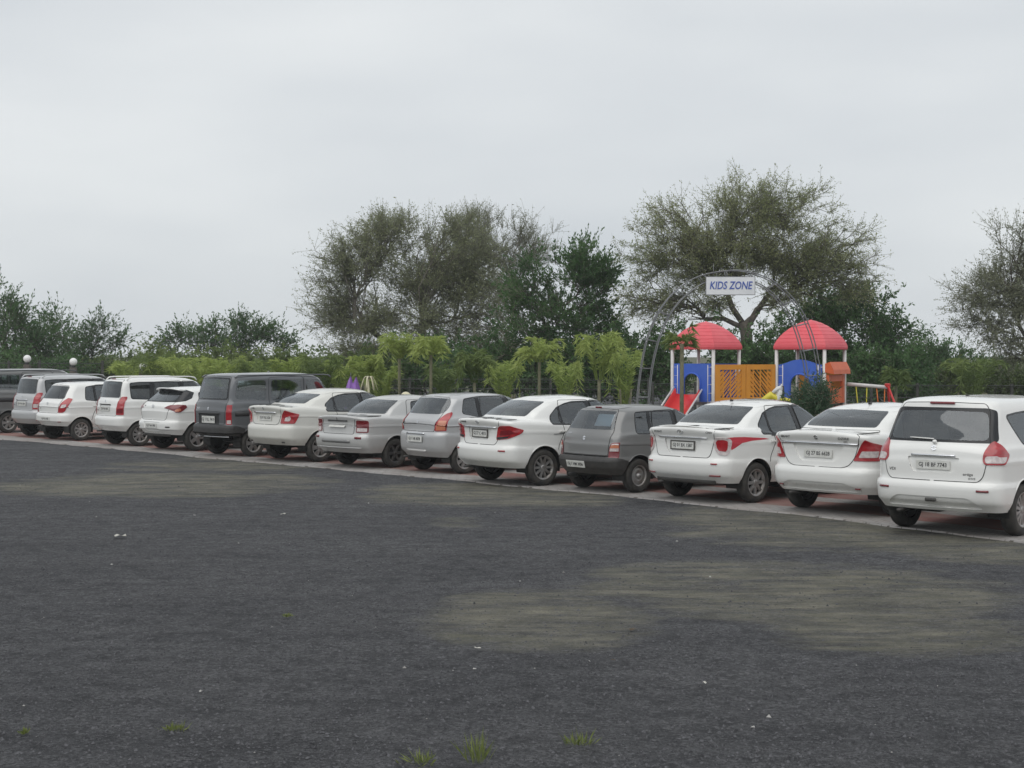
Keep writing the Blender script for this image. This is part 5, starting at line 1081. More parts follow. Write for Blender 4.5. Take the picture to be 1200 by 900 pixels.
# palms
def palm(label, px, top, w, Y, seed, m=PALM, trunk=0, nf=26, name='palm', base_z=0, upright=.9):
    """clump of arching fronds; px centre, top pixel row, width in pixels; trunk height"""
    r = np.random.default_rng(seed); x = at(px, 0, Y).x; zt = at(px, top, Y).z; hw_ = w*Y/F/2; root = empty(name, (x, Y, 0), 0, label, 'palm', 'palms planted along the car park edge')
    parts = []; st = MB(); ns = 1 if trunk else 6; V = []
    for k in range(ns):
        a = r.random()*6.28; d = .0 if trunk else .18; st.tube([(d*math.cos(a), d*math.sin(a), 0), (d*1.6*math.cos(a), d*1.6*math.sin(a), (trunk or zt*.35)*.6), (d*2.4*math.cos(a), d*2.4*math.sin(a), trunk or zt*.5)], .05 if trunk else .03, 6)
    st.build('stem', mat('palm stem', (.20, .19, .12), .8, noise=(.13, .13, .08), nscale=14), root)
    z0 = trunk or zt*.30; Pq = []; Dq = []; rac = []
    for k in range(nf):
        a = r.random()*6.28; el = upright + r.normal()*.28; L = (zt - z0)*(1.05 + .35*r.random()) if not trunk else max(hw_*1.3, .8*(zt - z0))*(0.8 + .5*r.random())
        o = np.array([.1*math.cos(a), .1*math.sin(a), z0*(.75 + .3*r.random()) if not trunk else z0]); d = np.array([math.cos(a)*math.cos(el), math.sin(a)*math.cos(el), math.sin(el)])
        t = np.linspace(0, 1, 9)[:, None]; C_ = o + d*L*t; C_[:, 2] -= (L*.42*t[:, 0]**2.4) * (1.0 if not trunk else 1.15); C_[:, :2] = o[:2] + (C_[:, :2] - o[:2])
        sc_ = min(1, hw_*1.15/(np.abs(C_[:, 0]).max() + 1e-6)); C_[:, :2] *= sc_; dz = C_[:, 2] - z0; C_[:, 2] = z0 + np.where(dz > 0, dz*(zt*(.84 + .18*r.random()) - z0)/max(.05, dz.max()), dz*.8)
        for i_ in range(8): rac.append((C_[i_], C_[i_+1]))
        tt = r.random(46)*.88 + .12; idx = tt*8; i0 = np.minimum(idx.astype(int), 7); fr = (idx - i0)[:, None]; P = C_[i0]*(1-fr) + C_[i0+1]*fr; tan = unit(C_[i0+1] - C_[i0])
        sd = np.where(r.random(46) < .5, -1, 1)[:, None]; side = unit(np.cross(tan, [0, 0, 1.])); D = unit(side*sd*.9 + tan*.75 + np.array([0, 0, .15]) + r.normal(size=(46, 3))*.15); Pq.append(P); Dq.append(D)
    A_ = np.array([q[0] for q in rac]); B_ = np.array([q[1] for q in rac]); v, f = sticks(A_, B_, np.full(len(A_), .010), np.full(len(A_), .007)); vq = quads(np.concatenate(Pq), np.concatenate(Dq), .030, .23, r, .3)
    V, Fs = join([(v, f), (vq, np.arange(len(vq)).reshape(-1, 4))]); o = link('fronds', mesh_np('fronds', V, Fs, m, False), root); o['kind'] = 'stuff'; return root
PL = [('low light green palm clump behind the white hatchback with pointed lamps', 178, 413, 40, 50, PALM2, 0), ('second low palm clump from the left, before the flat topped tree', 224, 419, 38, 49, PALM, 0), ('low palm clump over the roof of the dark grey van', 262, 419, 40, 48, PALM, 0), ('short palm clump right of the van roof', 303, 421, 38, 47, PALM2, 0), ('palm clump behind the van front', 338, 421, 30, 47, PALM, 0),
      ('dark green round palm clump above the ivory saloon', 376, 416, 38, 46, PALM2, 0), ('bright palm clump beside the purple tent', 428, 418, 34, 45, PALM, 1.5), ('tall arching palm with yellow green fronds in the middle', 468, 391, 42, 44, PALM, 2.1), ('slim palm on a thin pale trunk', 505, 396, 34, 43, PALM, 2.2),
      ('domed palm clump above the silver hatchback', 556, 411, 36, 43, PALM2, 1.4), ('palm on a pale trunk with wide drooping fronds', 632, 398, 50, 42, PALM, 2.0), ('large feathery palm clump left of the archway', 702, 391, 46, 42, PALM, 1.5), ('narrow palm growing before the left red roof', 799, 384, 24, 33, PALM2, 2.45),
      ('yellow green palm right of the swing frame', 1050, 432, 20, 44, PALM2, 1.3), ('broad green palm clump above the roof of the large people carrier', 1140, 421, 56, 46, PALM2, 0)]
PL += [('low bright palm clump between the purple tent and the tall arching palm', 446, 430, 30, 46, PALM, 0), ('low palm clump under the slim pale trunked palm', 520, 428, 32, 46, PALM2, 0), ('low palm clump right of the domed palm', 590, 424, 34, 46, PALM, 0), ('low palm clump beside the wide drooping palm', 662, 426, 30, 45, PALM, 0),
       ('leaning palm clump nearest the foot of the archway', 732, 408, 32, 44, PALM, 0), ('bright round sapling above the dull globe lamp', 150, 424, 30, 52, PALM, 0), ('low palm clump between the van and the round dark palm', 402, 424, 32, 47, PALM, 0), ('sapling clump right of the second low palm', 243, 424, 30, 50, PALM, 0), ('low clump between the van roof and the flat topped tree', 284, 424, 34, 49, PALM, 0), ('bright clump before the third globe lamp', 200, 420, 34, 50, PALM, 0)]
for i, (lb, px, tp, w, Y, m, tk) in enumerate(PL): palm(lb, px, tp, w, Y, 200 + i, m, tk, nf=(30 if tk < 2.4 else 13), upright=1.0 if not tk else .85)
bush('dark needle like shrub in front of the right playground tower', 953, 462, 30, 44, 31.5, leaf_mat('dark shrub', (.05, .10, .055), (.085, .15, .075), .3), 140, name='shrub', tl=.3, ll=.13, lw=.022, sub=20, twig=12, leaves=12, spread=1.4, group='shrubs by the playground')

# ------------------------------------------------------------------ boundary fence: posts, rails and dark netting
def fence(label, a, b, h, n, mesh_m, rail=3):
    a = Vector((*a, 0)); b = Vector((*b, 0)); d = b - a; root = empty('boundary_fence', a, 0, label, 'fence', 'boundary fences'); 
    pm = MB(); pm.box((0, 0, h/2), (.08, .08, h)); pme = pm.mesh('post', mat('fence post', (.06, .06, .055), .8))
    for i in range(n + 1): o = link('post', pme, root); o.location = d*i/n
    for k in range(rail):
        z = h*(.35 + .6*k/(rail - 1)); m = MB(); m.tube([(0, -.05, z), tuple(d + Vector((0, -.05, z)))], .014, 5); m.build('rail', mat('fence rail', (.05, .055, .05), .6), root)
    m = MB(); nn = int(d.length/.22)
    for i in range(nn): p = d*(i/nn); m.tube([p + Vector((0, .03, .05)), p + Vector((0, .03, h - .04))], .006, 3, cap=False)
    for i in range(int(h/.12)): z = .1 + i*.12; m.tube([(0, .032, z), tuple(d + Vector((0, .032, z)))], .006, 3, cap=False)
    o = m.build('wire_mesh', mesh_m, root); o['kind'] = 'stuff'
FM = mat('fence wire', (.06, .06, .055), .7)
fence('dark mesh fence below the globe lamps at the far left', (at(-60, 0, 55).x, 55), (at(120, 0, 53).x, 53), 2.0, 5, FM, 4)
fence('lower wire fence running behind the palms', (at(125, 0, 52.9).x, 52.9), (at(760, 0, 48).x, 48), 1.45, 12, FM, 4)
fence('wire fence behind the playground and swing', (at(765, 0, 50).x, 50), (at(1300, 0, 46).x, 46), 1.3, 10, FM, 3)
def globe(label, px, py, Y):
    p = at(px, py, Y); root = empty('globe_lamp', (p.x, Y, 0), 0, label, 'lamp', 'white globe lamps on the fence line'); b = MB(); b.box((0, 0, (p.z - .2)/2), (.22, .22, p.z - .2), bev=.02); b.build('pillar', mat('brick pillar', (.09, .085, .075), .9, noise=(.13, .11, .095), nscale=14), root)
    b = MB(); b.lathe([(.001, p.z - .12), (.06, p.z - .12), (.07, p.z - .19), (.05, p.z - .2)], 12); b.build('lamp_collar', M_['black'], root)
    b = MB(); b.lathe([(.001, p.z - .135)] + [(.135*math.sin(t), p.z - .135*math.cos(t)) for t in np.linspace(.2, 2.95, 12)] + [(.001, p.z + .135)], 20); b.build('globe', mat('opal globe', (.80, .80, .78), .25), root)
for lb, px, py in (('globe lamp at the far left above the silver tall hatchback', 32, 420.5), ('second globe lamp from the left, above the small rounded hatchback', 86, 424), ('dull globe lamp in front of bushes, above the tall white hatchback', 167.5, 430), ('small globe lamp right of the dark grey van roof ridge', 311, 436), ):
    globe(lb, px, py, 51 if px > 120 else 52)

# ------------------------------------------------------------------ playground
PW = mat('white powder coat', (.72, .70, .68), .4, noise=(.6, .58, .56), nscale=6); PB = mat('blue plastic', (.04, .12, .56), .4, noise=(.06, .15, .58), nscale=3); PO = mat('orange yellow plastic', (.72, .30, .03), .45, noise=(.64, .26, .03), nscale=3)
PR = mat('red roof plastic', (.70, .085, .11), .45, noise=(.74, .12, .14), nscale=2.5); PRS = mat('red slide plastic', (.60, .03, .025), .3); POR = mat('orange plastic', (.66, .13, .035), .42, noise=(.6, .11, .03), nscale=4); PM = mat('galvanised pipe', (.20, .21, .22), .45, metal=.5, noise=(.2, .2, .2), nscale=7)
PD = mat('grey platform', (.3, .3, .3), .7)
YP = 35.0
root = empty('play_structure', (at(850, 0, YP).x, YP, 0), 0, 'two tower climbing frame with red domed roofs, blue arches and an orange bridge', 'play structure')
OX = root.location.x
def tower(Acx, Bcx, Ccx, yoff, roof_top, eave, ov=.05):
    """square tower: A and B posts on the left face, C behind right; pixel columns give the plan"""
    A = Vector((at(Acx, 0, YP).x, 0, 0)); k = YP/F; ab = (Bcx - Acx)*k; bc = (Ccx - Bcx)*k
    Bv = Vector((A.x + ab, -bc, 0)); Av = Vector((A.x, 0, 0)); Cv = Bv + Vector((bc, ab, 0)); Dv = Av + Vector((bc, ab, 0)); P = [Vector((p.x - OX, p.y + yoff, 0)) for p in (Av, Bv, Cv, Dv)]
    ze = at(0, eave, YP).z; zt = at(0, roof_top, YP).z
    for p in P:
        b = MB(); b.tube([p, p + Vector((0, 0, ze + .02))], .042, 10); b.build('post', PW, root)
    c = sum(P, Vector())/4; u = (P[1] - P[0]); v = (P[3] - P[0]); hu, hv = u.length/2 + ov, v.length/2 + ov; u.normalize(); v.normalize()
    b = MB(); rows = 9; V = []; Fs = []; N8 = 8
    prof = []
    for i in range(rows + 1):
        s_ = math.cos(i/rows*math.pi/2*.97); z = ze + (zt - ze)*(1 - s_**1.5)**(1/1.5)
        prof.append((s_, z))
    lv = [(1.0, ze - .05)]
    for i in range(rows): s0, z0 = prof[i]; s1, z1 = prof[i+1]; lv += [(s0 + .012, z0), (s0*.25 + s1*.75 + .014, z0*.2 + z1*.8), (s1, z1*.97 + z0*.03)]
    lv.append((.02, zt + .01))
    for s_, z in lv:
        for k4 in range(4):
            ca = [(-1, -1), (1, -1), (1, 1), (-1, 1)]; p0 = ca[k4]; p1 = ca[(k4+1) % 4]
            for q in range(N8):
                f = q/N8; bul = 1 + .05*math.sin(f*math.pi)*(s_ > .1); V.append(c + u*hu*s_*(p0[0]*(1-f) + p1[0]*f)*bul + v*hv*s_*(p0[1]*(1-f) + p1[1]*f)*bul + Vector((0, 0, z)))
    n = 4*N8
    for i in range(len(lv)-1):
        for k4 in range(n): Fs.append((i*n+k4, i*n+(k4+1) % n, (i+1)*n+(k4+1) % n, (i+1)*n+k4))
    Fs.append(tuple(range((len(lv)-1)*n, len(lv)*n))); b.add(V, Fs); b.build('roof', PR, root)
    b = MB(); b.box(c + Vector((0, 0, 1.08)), (u.length*2*hu*.8, 2*hv*.8, .07), rz=math.atan2(u.y, u.x)); b.build('platform', PD, root)
    return P, c, u, v
P1, c1, u1, v1 = tower(788, 831, 867, 0, 377, 407); P2, c2, u2, v2 = tower(910, 959, 993, 0, 375, 407)
def panel(a, b_, z0, z1, m, name, thick=.05, hole=None, arch=0, slots=0, shift=(0, 0)):
    """panel between two posts with an optional arched opening; a, b plan points"""
    d = (b_ - a); L = d.length; n = d.normalized(); T = Matrix.Translation((a.x, a.y, 0)) @ Matrix.Rotation(math.atan2(n.y, n.x), 4, 'Z')
    e = .06; mb = MB(); x0, x1 = e, L - e
    top = [(x0 + (x1-x0)*t, z1 + arch*math.sin(t*math.pi)**1.5*.9) for t in np.linspace(0, 1, 15)]
    if hole:
        hw_, hz = hole; cx = (x0+x1)/2; N_ = 24; outer = [(x0, z0)] + top + [(x1, z0)]
        inner = [(cx - hw_, z0)] + [(cx - hw_*math.cos(t), hz - hw_ + hw_*math.sin(t)) for t in np.linspace(0, math.pi, 15)] + [(cx + hw_, z0)]
        V = [(x, -thick/2, z) for x, z in outer] + [(x, -thick/2, z) for x, z in inner]; k = len(V); V += [(x, thick/2, z) for x, z in outer] + [(x, thick/2, z) for x, z in inner]; no_ = len(outer); Fs = []
        for i in range(no_-1): q = (i, i+1, no_+i+1, no_+i); Fs += [q, tuple(j + k for j in q[::-1]), (i, i+1, i+1+k, i+k), (no_+i, no_+i+1, no_+i+1+k, no_+i+k)]
        mb.add([T @ Vector(p) for p in V], Fs); mb.build(name, m, root)
        r_ = MB(); r_.tube([T @ Vector((x, -thick/2 - .01, z)) for x, z in inner], .02, 6); r_.build('opening_rim', m, root)
    else:
        mb.prism([(x0, z0)] + top + [(x1, z0)], thick, T); mb.build(name, m, root)
zb = at(0, 470, YP).z; zt_ = at(0, 425, YP).z
panel(P1[0], P1[1], zb, zt_ - .02, PB, 'arch_panel', hole=(.23, zb + .66)); panel(P1[3], P1[2], zb, zt_ - .02, PB, 'arch_panel', hole=(.2, zb + .62))
panel(P2[0], P2[1], zb, zt_ - .05, PB, 'arch_panel', hole=(.24, zb + .64), arch=.14)
panel(P2[3], P2[2], zb, zt_ - .1, PO, 'back_panel', hole=(.2, zb + .55))
# bridge panels of orange boards with slanting slots: frame and slats are separate pieces
a = P1[1] + Vector((.04, -.03, 0)); b_ = P2[0] + Vector((-.04, -.03, 0)); d = b_ - a; mid = (a + b_)/2; z0, z1 = at(0, 471, YP).z, at(0, 427, YP).z
for i, (p, q, sl) in enumerate(((a, mid, 1), (mid, b_, -1))):
    d = q - p; L = d.length; T = Matrix.Translation((p.x, p.y, 0)) @ Matrix.Rotation(math.atan2(d.y, d.x), 4, 'Z'); h = z1 - z0; fw = .12
    f = MB()
    for (cx, cz, sx, sz) in ((L/2, z0 + fw/2, L - .01, fw), (L/2, z1 - fw/2, L - .01, fw), (fw/2 + .005, (z0+z1)/2, fw, h - 2*fw), (L - fw/2 - .005, (z0+z1)/2, fw, h - 2*fw)):
        f.box(T @ Vector((cx, 0, cz)), (sx, .05, sz), rz=math.atan2(d.y, d.x))
    fr = f.build('bridge_panel', PO, root); n = 7
    iw, ih = L - 2*fw, h - 2*fw
    for k in range(-n, n + 2):
        # slat clipped to the inner rectangle along direction (1, sl)
        c0 = k/n*(iw + ih)*.62; w_ = .046; pts = []
        x = np.linspace(0, iw, 26); cz = (x - iw/2)*sl*1.15 + c0; lo = np.clip(cz - w_, -ih/2, ih/2); hi = np.clip(cz + w_, -ih/2, ih/2); ok = hi - lo > .004
        if ok.sum() < 3: continue
        x, lo, hi = x[ok], lo[ok], hi[ok]; zc = (z0+z1)/2; poly = [(fw + x[0], zc + lo[0]), (fw + x[-1], zc + lo[-1]), (fw + x[-1], zc + hi[-1]), (fw + x[0], zc + hi[0])]
        if sl*1 > 0: pass
        s_ = MB(); s_.prism(poly, .026, T); s_.build('slat', PO, fr)
    # cross slats widening the solid part
    for k in (-1, 0, 1):
        s_ = MB(); s_.prism([(fw + iw*.5 + k*iw*.34 - .018, z0 + fw), (fw + iw*.5 + k*iw*.34 + .018, z0 + fw), (fw + iw*.5 + k*iw*.34 + .018, z1 - fw), (fw + iw*.5 + k*iw*.34 - .018, z1 - fw)], .018, T); s_.build('slat', PO, fr)
m = MB(); m.box((( P1[1].x + P2[0].x)/2, P1[1].y*.5 + .3, 1.05), (P2[0].x - P1[1].x, .8, .06)); m.build('bridge_deck', PD, root)
# ladder-like safety rails beside the arch panels
for P, (i0, i1) in ((P1, (0, 1)), (P2, (0, 1)), (P1, (1, 2))):
    p, q = P[i0], P[i1]; d = (q - p)
    for t0, t1 in ((.04, .13), (.87, .96)):
        b = MB(); a0 = p + d*t0; a1 = p + d*t1
        b.tube([a1 + Vector((0, -.02, zb - .1)), a1 + Vector((0, -.02, zt_ - .05))] if t0 < .5 else [a0 + Vector((0, -.02, zb - .1)), a0 + Vector((0, -.02, zt_ - .05))], .016, 6)
        for z in np.linspace(zb, zt_ - .1, 5): b.tube([a0 + Vector((0, -.02, z)), a1 + Vector((0, -.02, z))], .012, 5)
        b.build('safety_rail', PW, root)
# slide: red bed with raised sides, goes down to the left
s0 = P1[0]*.6 + P1[1]*.4; dn = Vector((-.50, -.87, 0)); side = Vector((.87, -.50, 0)); b = MB(); V = []; n = 12; wd = .30
for i in range(n + 1):
    t = i/n; z = 1.28 - 1.05*(t*.9 + .1*math.sin(t*math.pi)); z = max(z, .22); c = s0 + dn*(.05 + t*1.9)
    for o_, dz in ((-wd - .03, .14), (-wd, .15), (-wd + .02, .02), (0, 0), (wd - .02, .02), (wd, .15), (wd + .03, .14)): V.append(c + side*o_ + Vector((0, 0, z + dz)))
Fs = [(i*7+k, i*7+k+1, (i+1)*7+k+1, (i+1)*7+k) for i in range(n) for k in range(6)]; b.add(V, Fs, True); b.build('slide', PRS, root)
for sd in (-1, 1):
    b = MB(); b.tube([s0 + dn*(.0) + side*sd*(wd + .07) + Vector((0, 0, 1.45)), s0 + dn*1.0 + side*sd*(wd + .07) + Vector((0, 0, .85)), s0 + dn*1.9 + side*sd*(wd + .07) + Vector((0, 0, .35))], .022, 6); b.build('handrail', PW, root)
# orange play house front on the right tower
a = P2[1] + Vector((.06, -.05, 0)); q = P2[2] + Vector((-.03, -.05, 0)); d = q - a; T = Matrix.Translation(a) @ Matrix.Rotation(math.atan2(d.y, d.x), 4, 'Z'); L = d.length; zz0, zz1 = at(0, 472, YP).z, at(0, 424, YP).z
b = MB()
for (cx, cz, sx, sz) in ((.09, (zz0 + zz1 - .3)/2, .16, zz1 - zz0 - .3), (L - .09, (zz0 + zz1 - .3)/2, .16, zz1 - zz0 - .3), (L/2, zz0 + .17, L - .37, .34), (L/2, zz1 - .38, L - .37, .14)): b.box(T @ Vector((cx, 0, cz)), (sx, .06, sz), rz=math.atan2(d.y, d.x))
hs = b.build('play_house_front', POR, root)
b = MB(); T2 = T @ Matrix.Rotation(R(90), 4, 'Z'); b.prism([(-.08, zz1 - .05), (.06, zz1 + .0), (.15, zz1 - .18), (.16, zz1 - .28), (-.06, zz1 - .24)][::-1], L + .04, Matrix.Translation(T @ Vector((L/2, 0, 0))) @ Matrix.Rotation(math.atan2(d.y, d.x) - R(90), 4, 'Z')); b.build('awning', POR, hs)
# swing frame
r2 = empty('swing_frame', (at(1020, 0, 35).x, 35.2, 0), 0, 'white swing beam with yellow and orange hangers and a red end post', 'swing'); sx = r2.location.x
def lp(px, py, Y=35.2): p = at(px, py, Y); return Vector((p.x - sx, 0, p.z))
b = MB(); b.tube([lp(993, 450), lp(1041, 454)], .045, 10); b.build('beam', PW, r2)
for xo in (-.32, .32):
    b = MB(); b.tube([lp(1040, 451), lp(1047, 478) + Vector((0, xo, 0)), Vector((lp(1049, 480).x, xo*2, 0))], .028, 8); b.build('leg', mat('red pipe', (.5, .03, .03), .4), r2)
for px, m_, nm in ((1003, 'yellow chain', (.6, .55, .05)), (1016, 'yellow chain', (.6, .55, .05)), (1027, 'orange chain', (.65, .17, .03)), (1037, 'orange chain', (.65, .17, .03))):
    b = MB(); b.tube([lp(px, 451), lp(px + (4 if px in (1003, 1027) else -1), 492)], .014, 5); b.build('hanger', mat(m_, nm, .5), r2)
for p0, m_ in ((1011, 'yellow chain'), (1033, 'orange chain')): b = MB(); b.box(lp(p0, 493), (.34, .18, .04), bev=.01); b.build('swing_seat', MATS[m_], r2)
b = MB(); b.box(lp(1040, 452), (.13, .1, .11), bev=.02); b.build('bracket', MATS['red pipe'], r2)

# ------------------------------------------------------------------ archway with the sign
YA = 31.5; r3 = empty('entrance_arch', (at(852, 0, YA).x, YA, 0), 0, 'tall curved entrance arch of thin grey pipes in front of the playground', 'arch'); ax = r3.location.x
def arch_pts(px):
    out = []
    for x, y in px: p = at(x, y, YA); out.append(Vector((p.x - ax, 0, p.z)))
    # smooth
    A = np.array(out); t = np.arange(len(A)); q = np.linspace(0, len(A) - 1, 64); return [Vector(v) for v in np.stack([pchip(t, A[:, k], q) for k in range(3)], 1)]
base_y = HOR + F*EYE/YA
o1 = arch_pts([(744, base_y), (746, 480), (750, 440), (757, 402), (772, 365), (795, 338), (825, 322), (862, 317), (895, 325), (922, 344), (942, 372), (954, 405), (960, 440), (962, 480), (963, base_y)])
o2 = arch_pts([(758, base_y), (760, 480), (763, 440), (770, 405), (784, 370), (805, 345), (830, 330), (862, 326), (888, 333), (910, 350), (928, 376), (939, 408), (945, 440), (947, 480), (948, base_y)])
for q, dy in ((o1, -.0), (o2, .0)):
    for yy in (-.16, .16): b = MB(); b.tube([p + Vector((0, yy, 0)) for p in q], .013, 6); b.build('pipe', PM, r3)
for i in range(2, 63, 4):
    b = MB()
    for yy in (-.16, .16): b.tube([o1[i] + Vector((0, yy, 0)), o2[i] + Vector((0, yy, 0))], .010, 5)
    if i % 8 == 2: b.tube([o1[i] + Vector((0, -.16, 0)), o1[i] + Vector((0, .16, 0))], .010, 5)
    b.build('rung', PM, r3)
sg = empty('name_sign', at(854, 346, YA) + Vector((0, -.2, 0)), 0, 'white board reading KIDS ZONE hanging under the top of the arch', 'sign')
w_, h_ = 57*YA/F, 21*YA/F; b = MB(); b.box((0, 0, h_/2), (w_, .04, h_), bev=.005); b.build('board', mat('sign white', (.80, .81, .82), .4, noise=(.70, .72, .74), nscale=4), sg)
b = MB()
for sx_ in (-1, 1): b.box((sx_*(w_/2), 0, h_/2), (.012, .045, h_ + .012))
for z in (0, h_): b.box((0, 0, z), (w_ - .012, .045, .012))
b.build('board_frame', PM, sg)
tm = text_mesh('KIDS ZONE', mat('sign blue', (.06, .11, .40), .5), h_*.60, .003, .76, .2); o = link('lettering', tm, sg); o.location = (0, -.026, h_*.5); o.rotation_euler = (R(90), 0, 0)
for sx_ in (-.35, .35): b = MB(); b.tube([(sx_, 0, h_), (sx_, .05, h_ + .28)], .006, 5); b.build('hanger', PM, sg)

# ------------------------------------------------------------------ small things behind the cars
# purple cloth tent top with two peaks
p = at(414, 458, 44); r4 = empty('play_tent', (p.x, 44, 0), 0, 'purple cloth play tent with two small peaks behind the ivory saloon', 'tent'); zt_ = at(0, 441, 44).z; b = MB(); V = []
prof = [(-.26, 0), (-.24, .6), (-.2, .80), (-.14, .92), (-.075, 1.0), (-.03, .88), (.0, .86), (.05, .93), (.09, .99), (.14, .88), (.19, .78), (.24, .6), (.26, 0)]
for yy, k in ((-.28, .72), (-.1, 1), (.1, 1), (.28, .72)):
    for x, z in prof: V.append((x*1.0, yy, z*zt_*(k if z > .7 else 1)))
n = len(prof); b.add(V, [(i*n+k, i*n+k+1, (i+1)*n+k+1, (i+1)*n+k) for i in range(3) for k in range(n-1)] + [tuple(range(n)), tuple(range(3*n, 4*n))]); b.build('tent_cloth', mat('purple cloth', (.18, .06, .36), .8, noise=(.30, .16, .46), nscale=4), r4)
b = MB(); b.tube([(-.075, 0, zt_*.95), (-.075, 0, zt_*1.07)], .008, 5); b.build('pole', PM, r4)
# pale ornamental palm
p = at(432, 460, 43.5); r5 = empty('ornamental_palm', (p.x, 43.5, 0), 0, 'small pale artificial palm ornament right of the purple tent', 'ornament'); zt_ = at(0, 444, 43.5).z; cm = mat('cream plastic', (.58, .55, .38), .5); b = MB(); b.tube([(0, 0, 0), (.02, 0, zt_*.5), (-.02, 0, zt_)], .035, 7); b.build('stem', cm, r5)
for k in range(7):
    a = k*.9; b = MB(); V = []; 
    pts = [Vector((math.cos(a)*.26*t, math.sin(a)*.26*t, zt_ + .12*math.sin(t*3.4) - .30*t*t)) for t in np.linspace(0, 1, 7)]; b.tube(pts, lambda t: .035*(1 - .7*t) + .004, 6, r2=.008); b.build('frond', cm, r5)
# cream domed bin
p = at(475.5, 470, 38); r6 = empty('litter_bin', (p.x, 38, 0), 0, 'cream dome topped bin showing just above the roof of the old silver saloon', 'bin'); zt_ = at(0, 459, 38).z; b = MB()
b.lathe([(.001, .02), (.13, .02), (.15, zt_ - .25)], 16); b.build('bin_body', mat('green plastic', (.06, .12, .07), .5), r6); b = MB(); b.lathe([(.15, zt_ - .25)] + [(.15*math.cos(t), zt_ - .17 + .17*math.sin(t)) for t in np.linspace(0, 1.5, 8)] + [(.001, zt_)], 18); b.build('bin_lid', mat('cream plastic 2', (.62, .58, .40), .45), r6)
# spring rider: yellow seat boat and a white horse head
p = at(908, 470, 33); r7 = empty('spring_rider', (p.x, 33, 0), 0, 'yellow and white ride-on horse by the right playground tower', 'ride'); zt_ = at(0, 454, 33).z
def ell(b, c, r_, n=12, m=8):
    V = []; Fs = []
    for i in range(m + 1):
        ph = math.pi*i/m
        for k in range(n): t = 2*math.pi*k/n; V.append((c[0] + r_[0]*math.sin(ph)*math.cos(t), c[1] + r_[1]*math.sin(ph)*math.sin(t), c[2] + r_[2]*math.cos(ph)))
    for i in range(m):
        for k in range(n): Fs.append((i*n+k, (i+1)*n+k, (i+1)*n+(k+1) % n, i*n+(k+1) % n))
    b.add(V, Fs, True)
YL = mat('yellow plastic', (.68, .58, .05), .4)
z7 = at(0, 470, 33).z
b = MB(); b.tube([(-.30, 0, z7 - .18), (-.24, 0, z7 + .02), (-.10, 0, z7 + .12), (.08, 0, z7 + .02), (.30, 0, z7 + .0), (.36, 0, z7 - .2)], lambda t: .03 + .07*math.sin(t*math.pi), 10); b.build('saddle_body', YL, r7)
b = MB(); b.tube([(.06, -.02, z7 - .25), (.05, -.02, z7), (.10, -.02, z7 + .16), (.12, -.02, zt_ + .02)], lambda t: .10 - .05*t, 9); b.tube([(.13, -.02, zt_ - .02), (.06, -.03, zt_ - .03), (-.05, -.04, zt_ - .12)], lambda t: .065 - .025*t, 8)
for s_ in (-.03, .03): b.tube([(.13, -.02 + s_, zt_), (.15, -.02 + s_, zt_ + .08)], lambda t: .02*(1 - t) + .004, 5)
b.build('horse_head', mat('white plastic', (.72, .72, .70), .4), r7)
b = MB(); b.tube([(.10, -.05, z7 + .12), (.17, -.05, z7 + .10)], .03, 6); b.tube([(.17, 0, zt_ + .03), (.19, .0, z7 + .16), (.15, 0, z7 + .02)], lambda t: .035 - .01*t, 6); b.build('mane', M_['black'], r7)
b = MB(); b.tube([(.1*math.cos(t), .1*math.sin(t), .03 + t*(z7 - .28)/31) for t in np.linspace(0, 31, 90)], .012, 5, cap=False); b.build('spring', PM, r7)
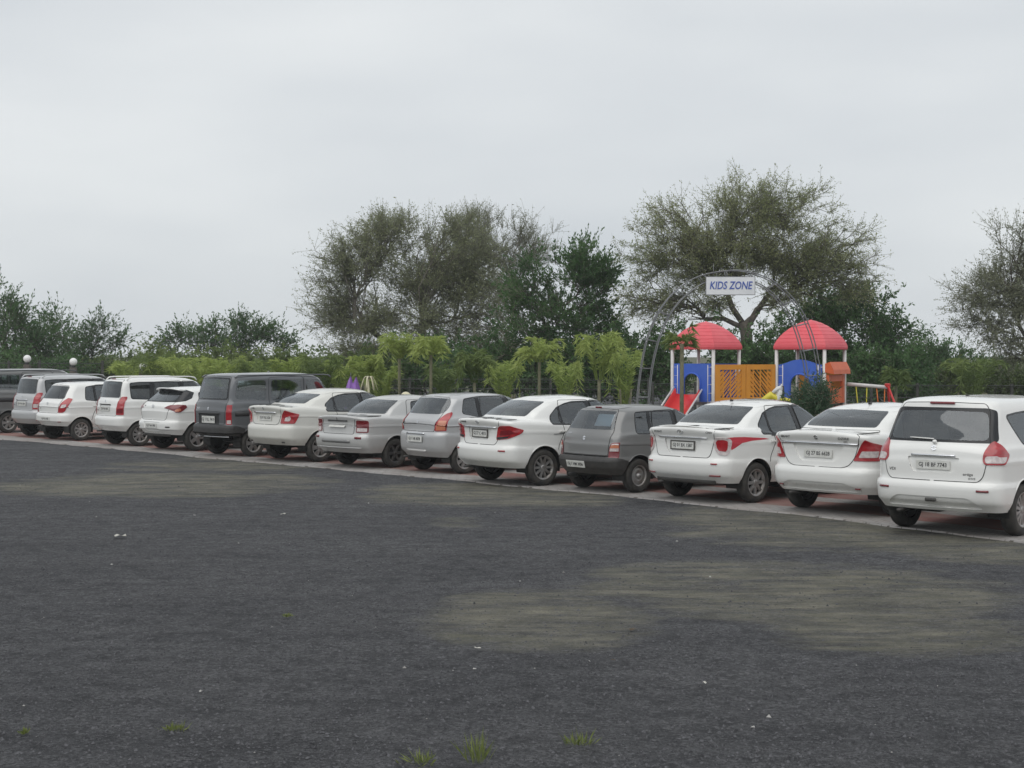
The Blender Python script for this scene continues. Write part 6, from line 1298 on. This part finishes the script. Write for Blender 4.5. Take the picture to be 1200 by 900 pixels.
# litter and weeds on the gravel
def scrap(label, px, py, s_, m, name='paper_scrap', seed=0):
    x, y = gnd(px, py); r = random.Random(seed); o = empty(name, (x, y, .004), r.random()*3, label, 'litter'); V = []; 
    for i in range(4):
        for j in range(3): V.append(((i-1.5)*s_*.4 + r.uniform(-.1, .1)*s_, (j-1)*s_*.35 + r.uniform(-.1, .1)*s_, .008 + s_*.28*r.random()))
    b = MB(); b.add(V, [(i*3+j, i*3+j+1, (i+1)*3+j+1, (i+1)*3+j) for i in range(3) for j in range(2)]); b.build('crumpled_sheet', m, o)
WP = mat('dirty white paper', (.50, .49, .45), .8, noise=(.40, .38, .33), nscale=20)
scrap('crumpled pale paper lying alone on the gravel at the left', 140, 630.5, .12, WP, seed=1); scrap('small white scrap on the gravel below the middle', 560, 763, .045, WP, seed=2); scrap('tiny white scrap near the left end of the mud strip', 331, 604, .06, WP, seed=3); scrap('brown dead leaf on the pale mud patch', 741, 741, .05, mat('dead leaf', (.07, .05, .03), .8), 'dead_leaf', 4); scrap('white scrap low on the right gravel', 827, 804, .03, WP, seed=5); scrap('small dark leaf below the mud patch', 719, 777, .03, MATS['dead leaf'], 'dead_leaf', 6)
WG = leaf_mat('weed blades', (.13, .17, .045), (.22, .25, .08), .3, 30)
for i, (lb, px, py, w, h) in enumerate((('upright weed at the bottom edge, tallest of the tufts', 559, 897, .12, .13), ('low weed tuft at the bottom edge left of the upright weed', 495, 897, .16, .06), ('spreading weed at the bottom right of the middle', 680, 875, .14, .07), ('flat small weed at the bottom left', 205, 858, .12, .04), ('tiny weed in the middle of the gravel', 336, 724, .07, .03), ('weed fleck near the left picture edge', 26, 862, .05, .03))):
    x, y = gnd(px, py); r = np.random.default_rng(300 + i); n = 60; P = np.stack([r.normal(size=n)*w*.22, r.normal(size=n)*w*.22, np.zeros(n)], 1); D = unit(np.stack([P[:, 0]*6 + r.normal(size=n)*.35, P[:, 1]*6 + r.normal(size=n)*.35, np.full(n, .9 if h > .1 else .5)], 1)); V = quads(P, D, .007, h*1.15, r)
    o = link('weed', mesh_np('weed', V, np.arange(len(V)).reshape(-1, 4), WG, False)); o.location = (x, y, 0); tag(o, lb, 'weed', 'weeds in the gravel')

# ------------------------------------------------------------------ thin damp air
b = MB(); b.add([(x, y, z) for x in (-130, 130) for y in (-3, 160) for z in (-1.1, 16)], [(0, 1, 3, 2), (4, 6, 7, 5), (0, 4, 5, 1), (2, 3, 7, 6), (0, 2, 6, 4), (1, 5, 7, 3)])
hm = bpy.data.materials.new('damp air'); hm.use_nodes = True; t = hm.node_tree; t.nodes.clear(); vo = t.nodes.new('ShaderNodeVolumePrincipled'); vo.inputs['Color'].default_value = (.86, .9, .93, 1); vo.inputs['Density'].default_value = .0006
ou = t.nodes.new('ShaderNodeOutputMaterial'); t.links.new(vo.outputs[0], ou.inputs['Volume']); tag(b.build('haze', hm), kind='stuff')
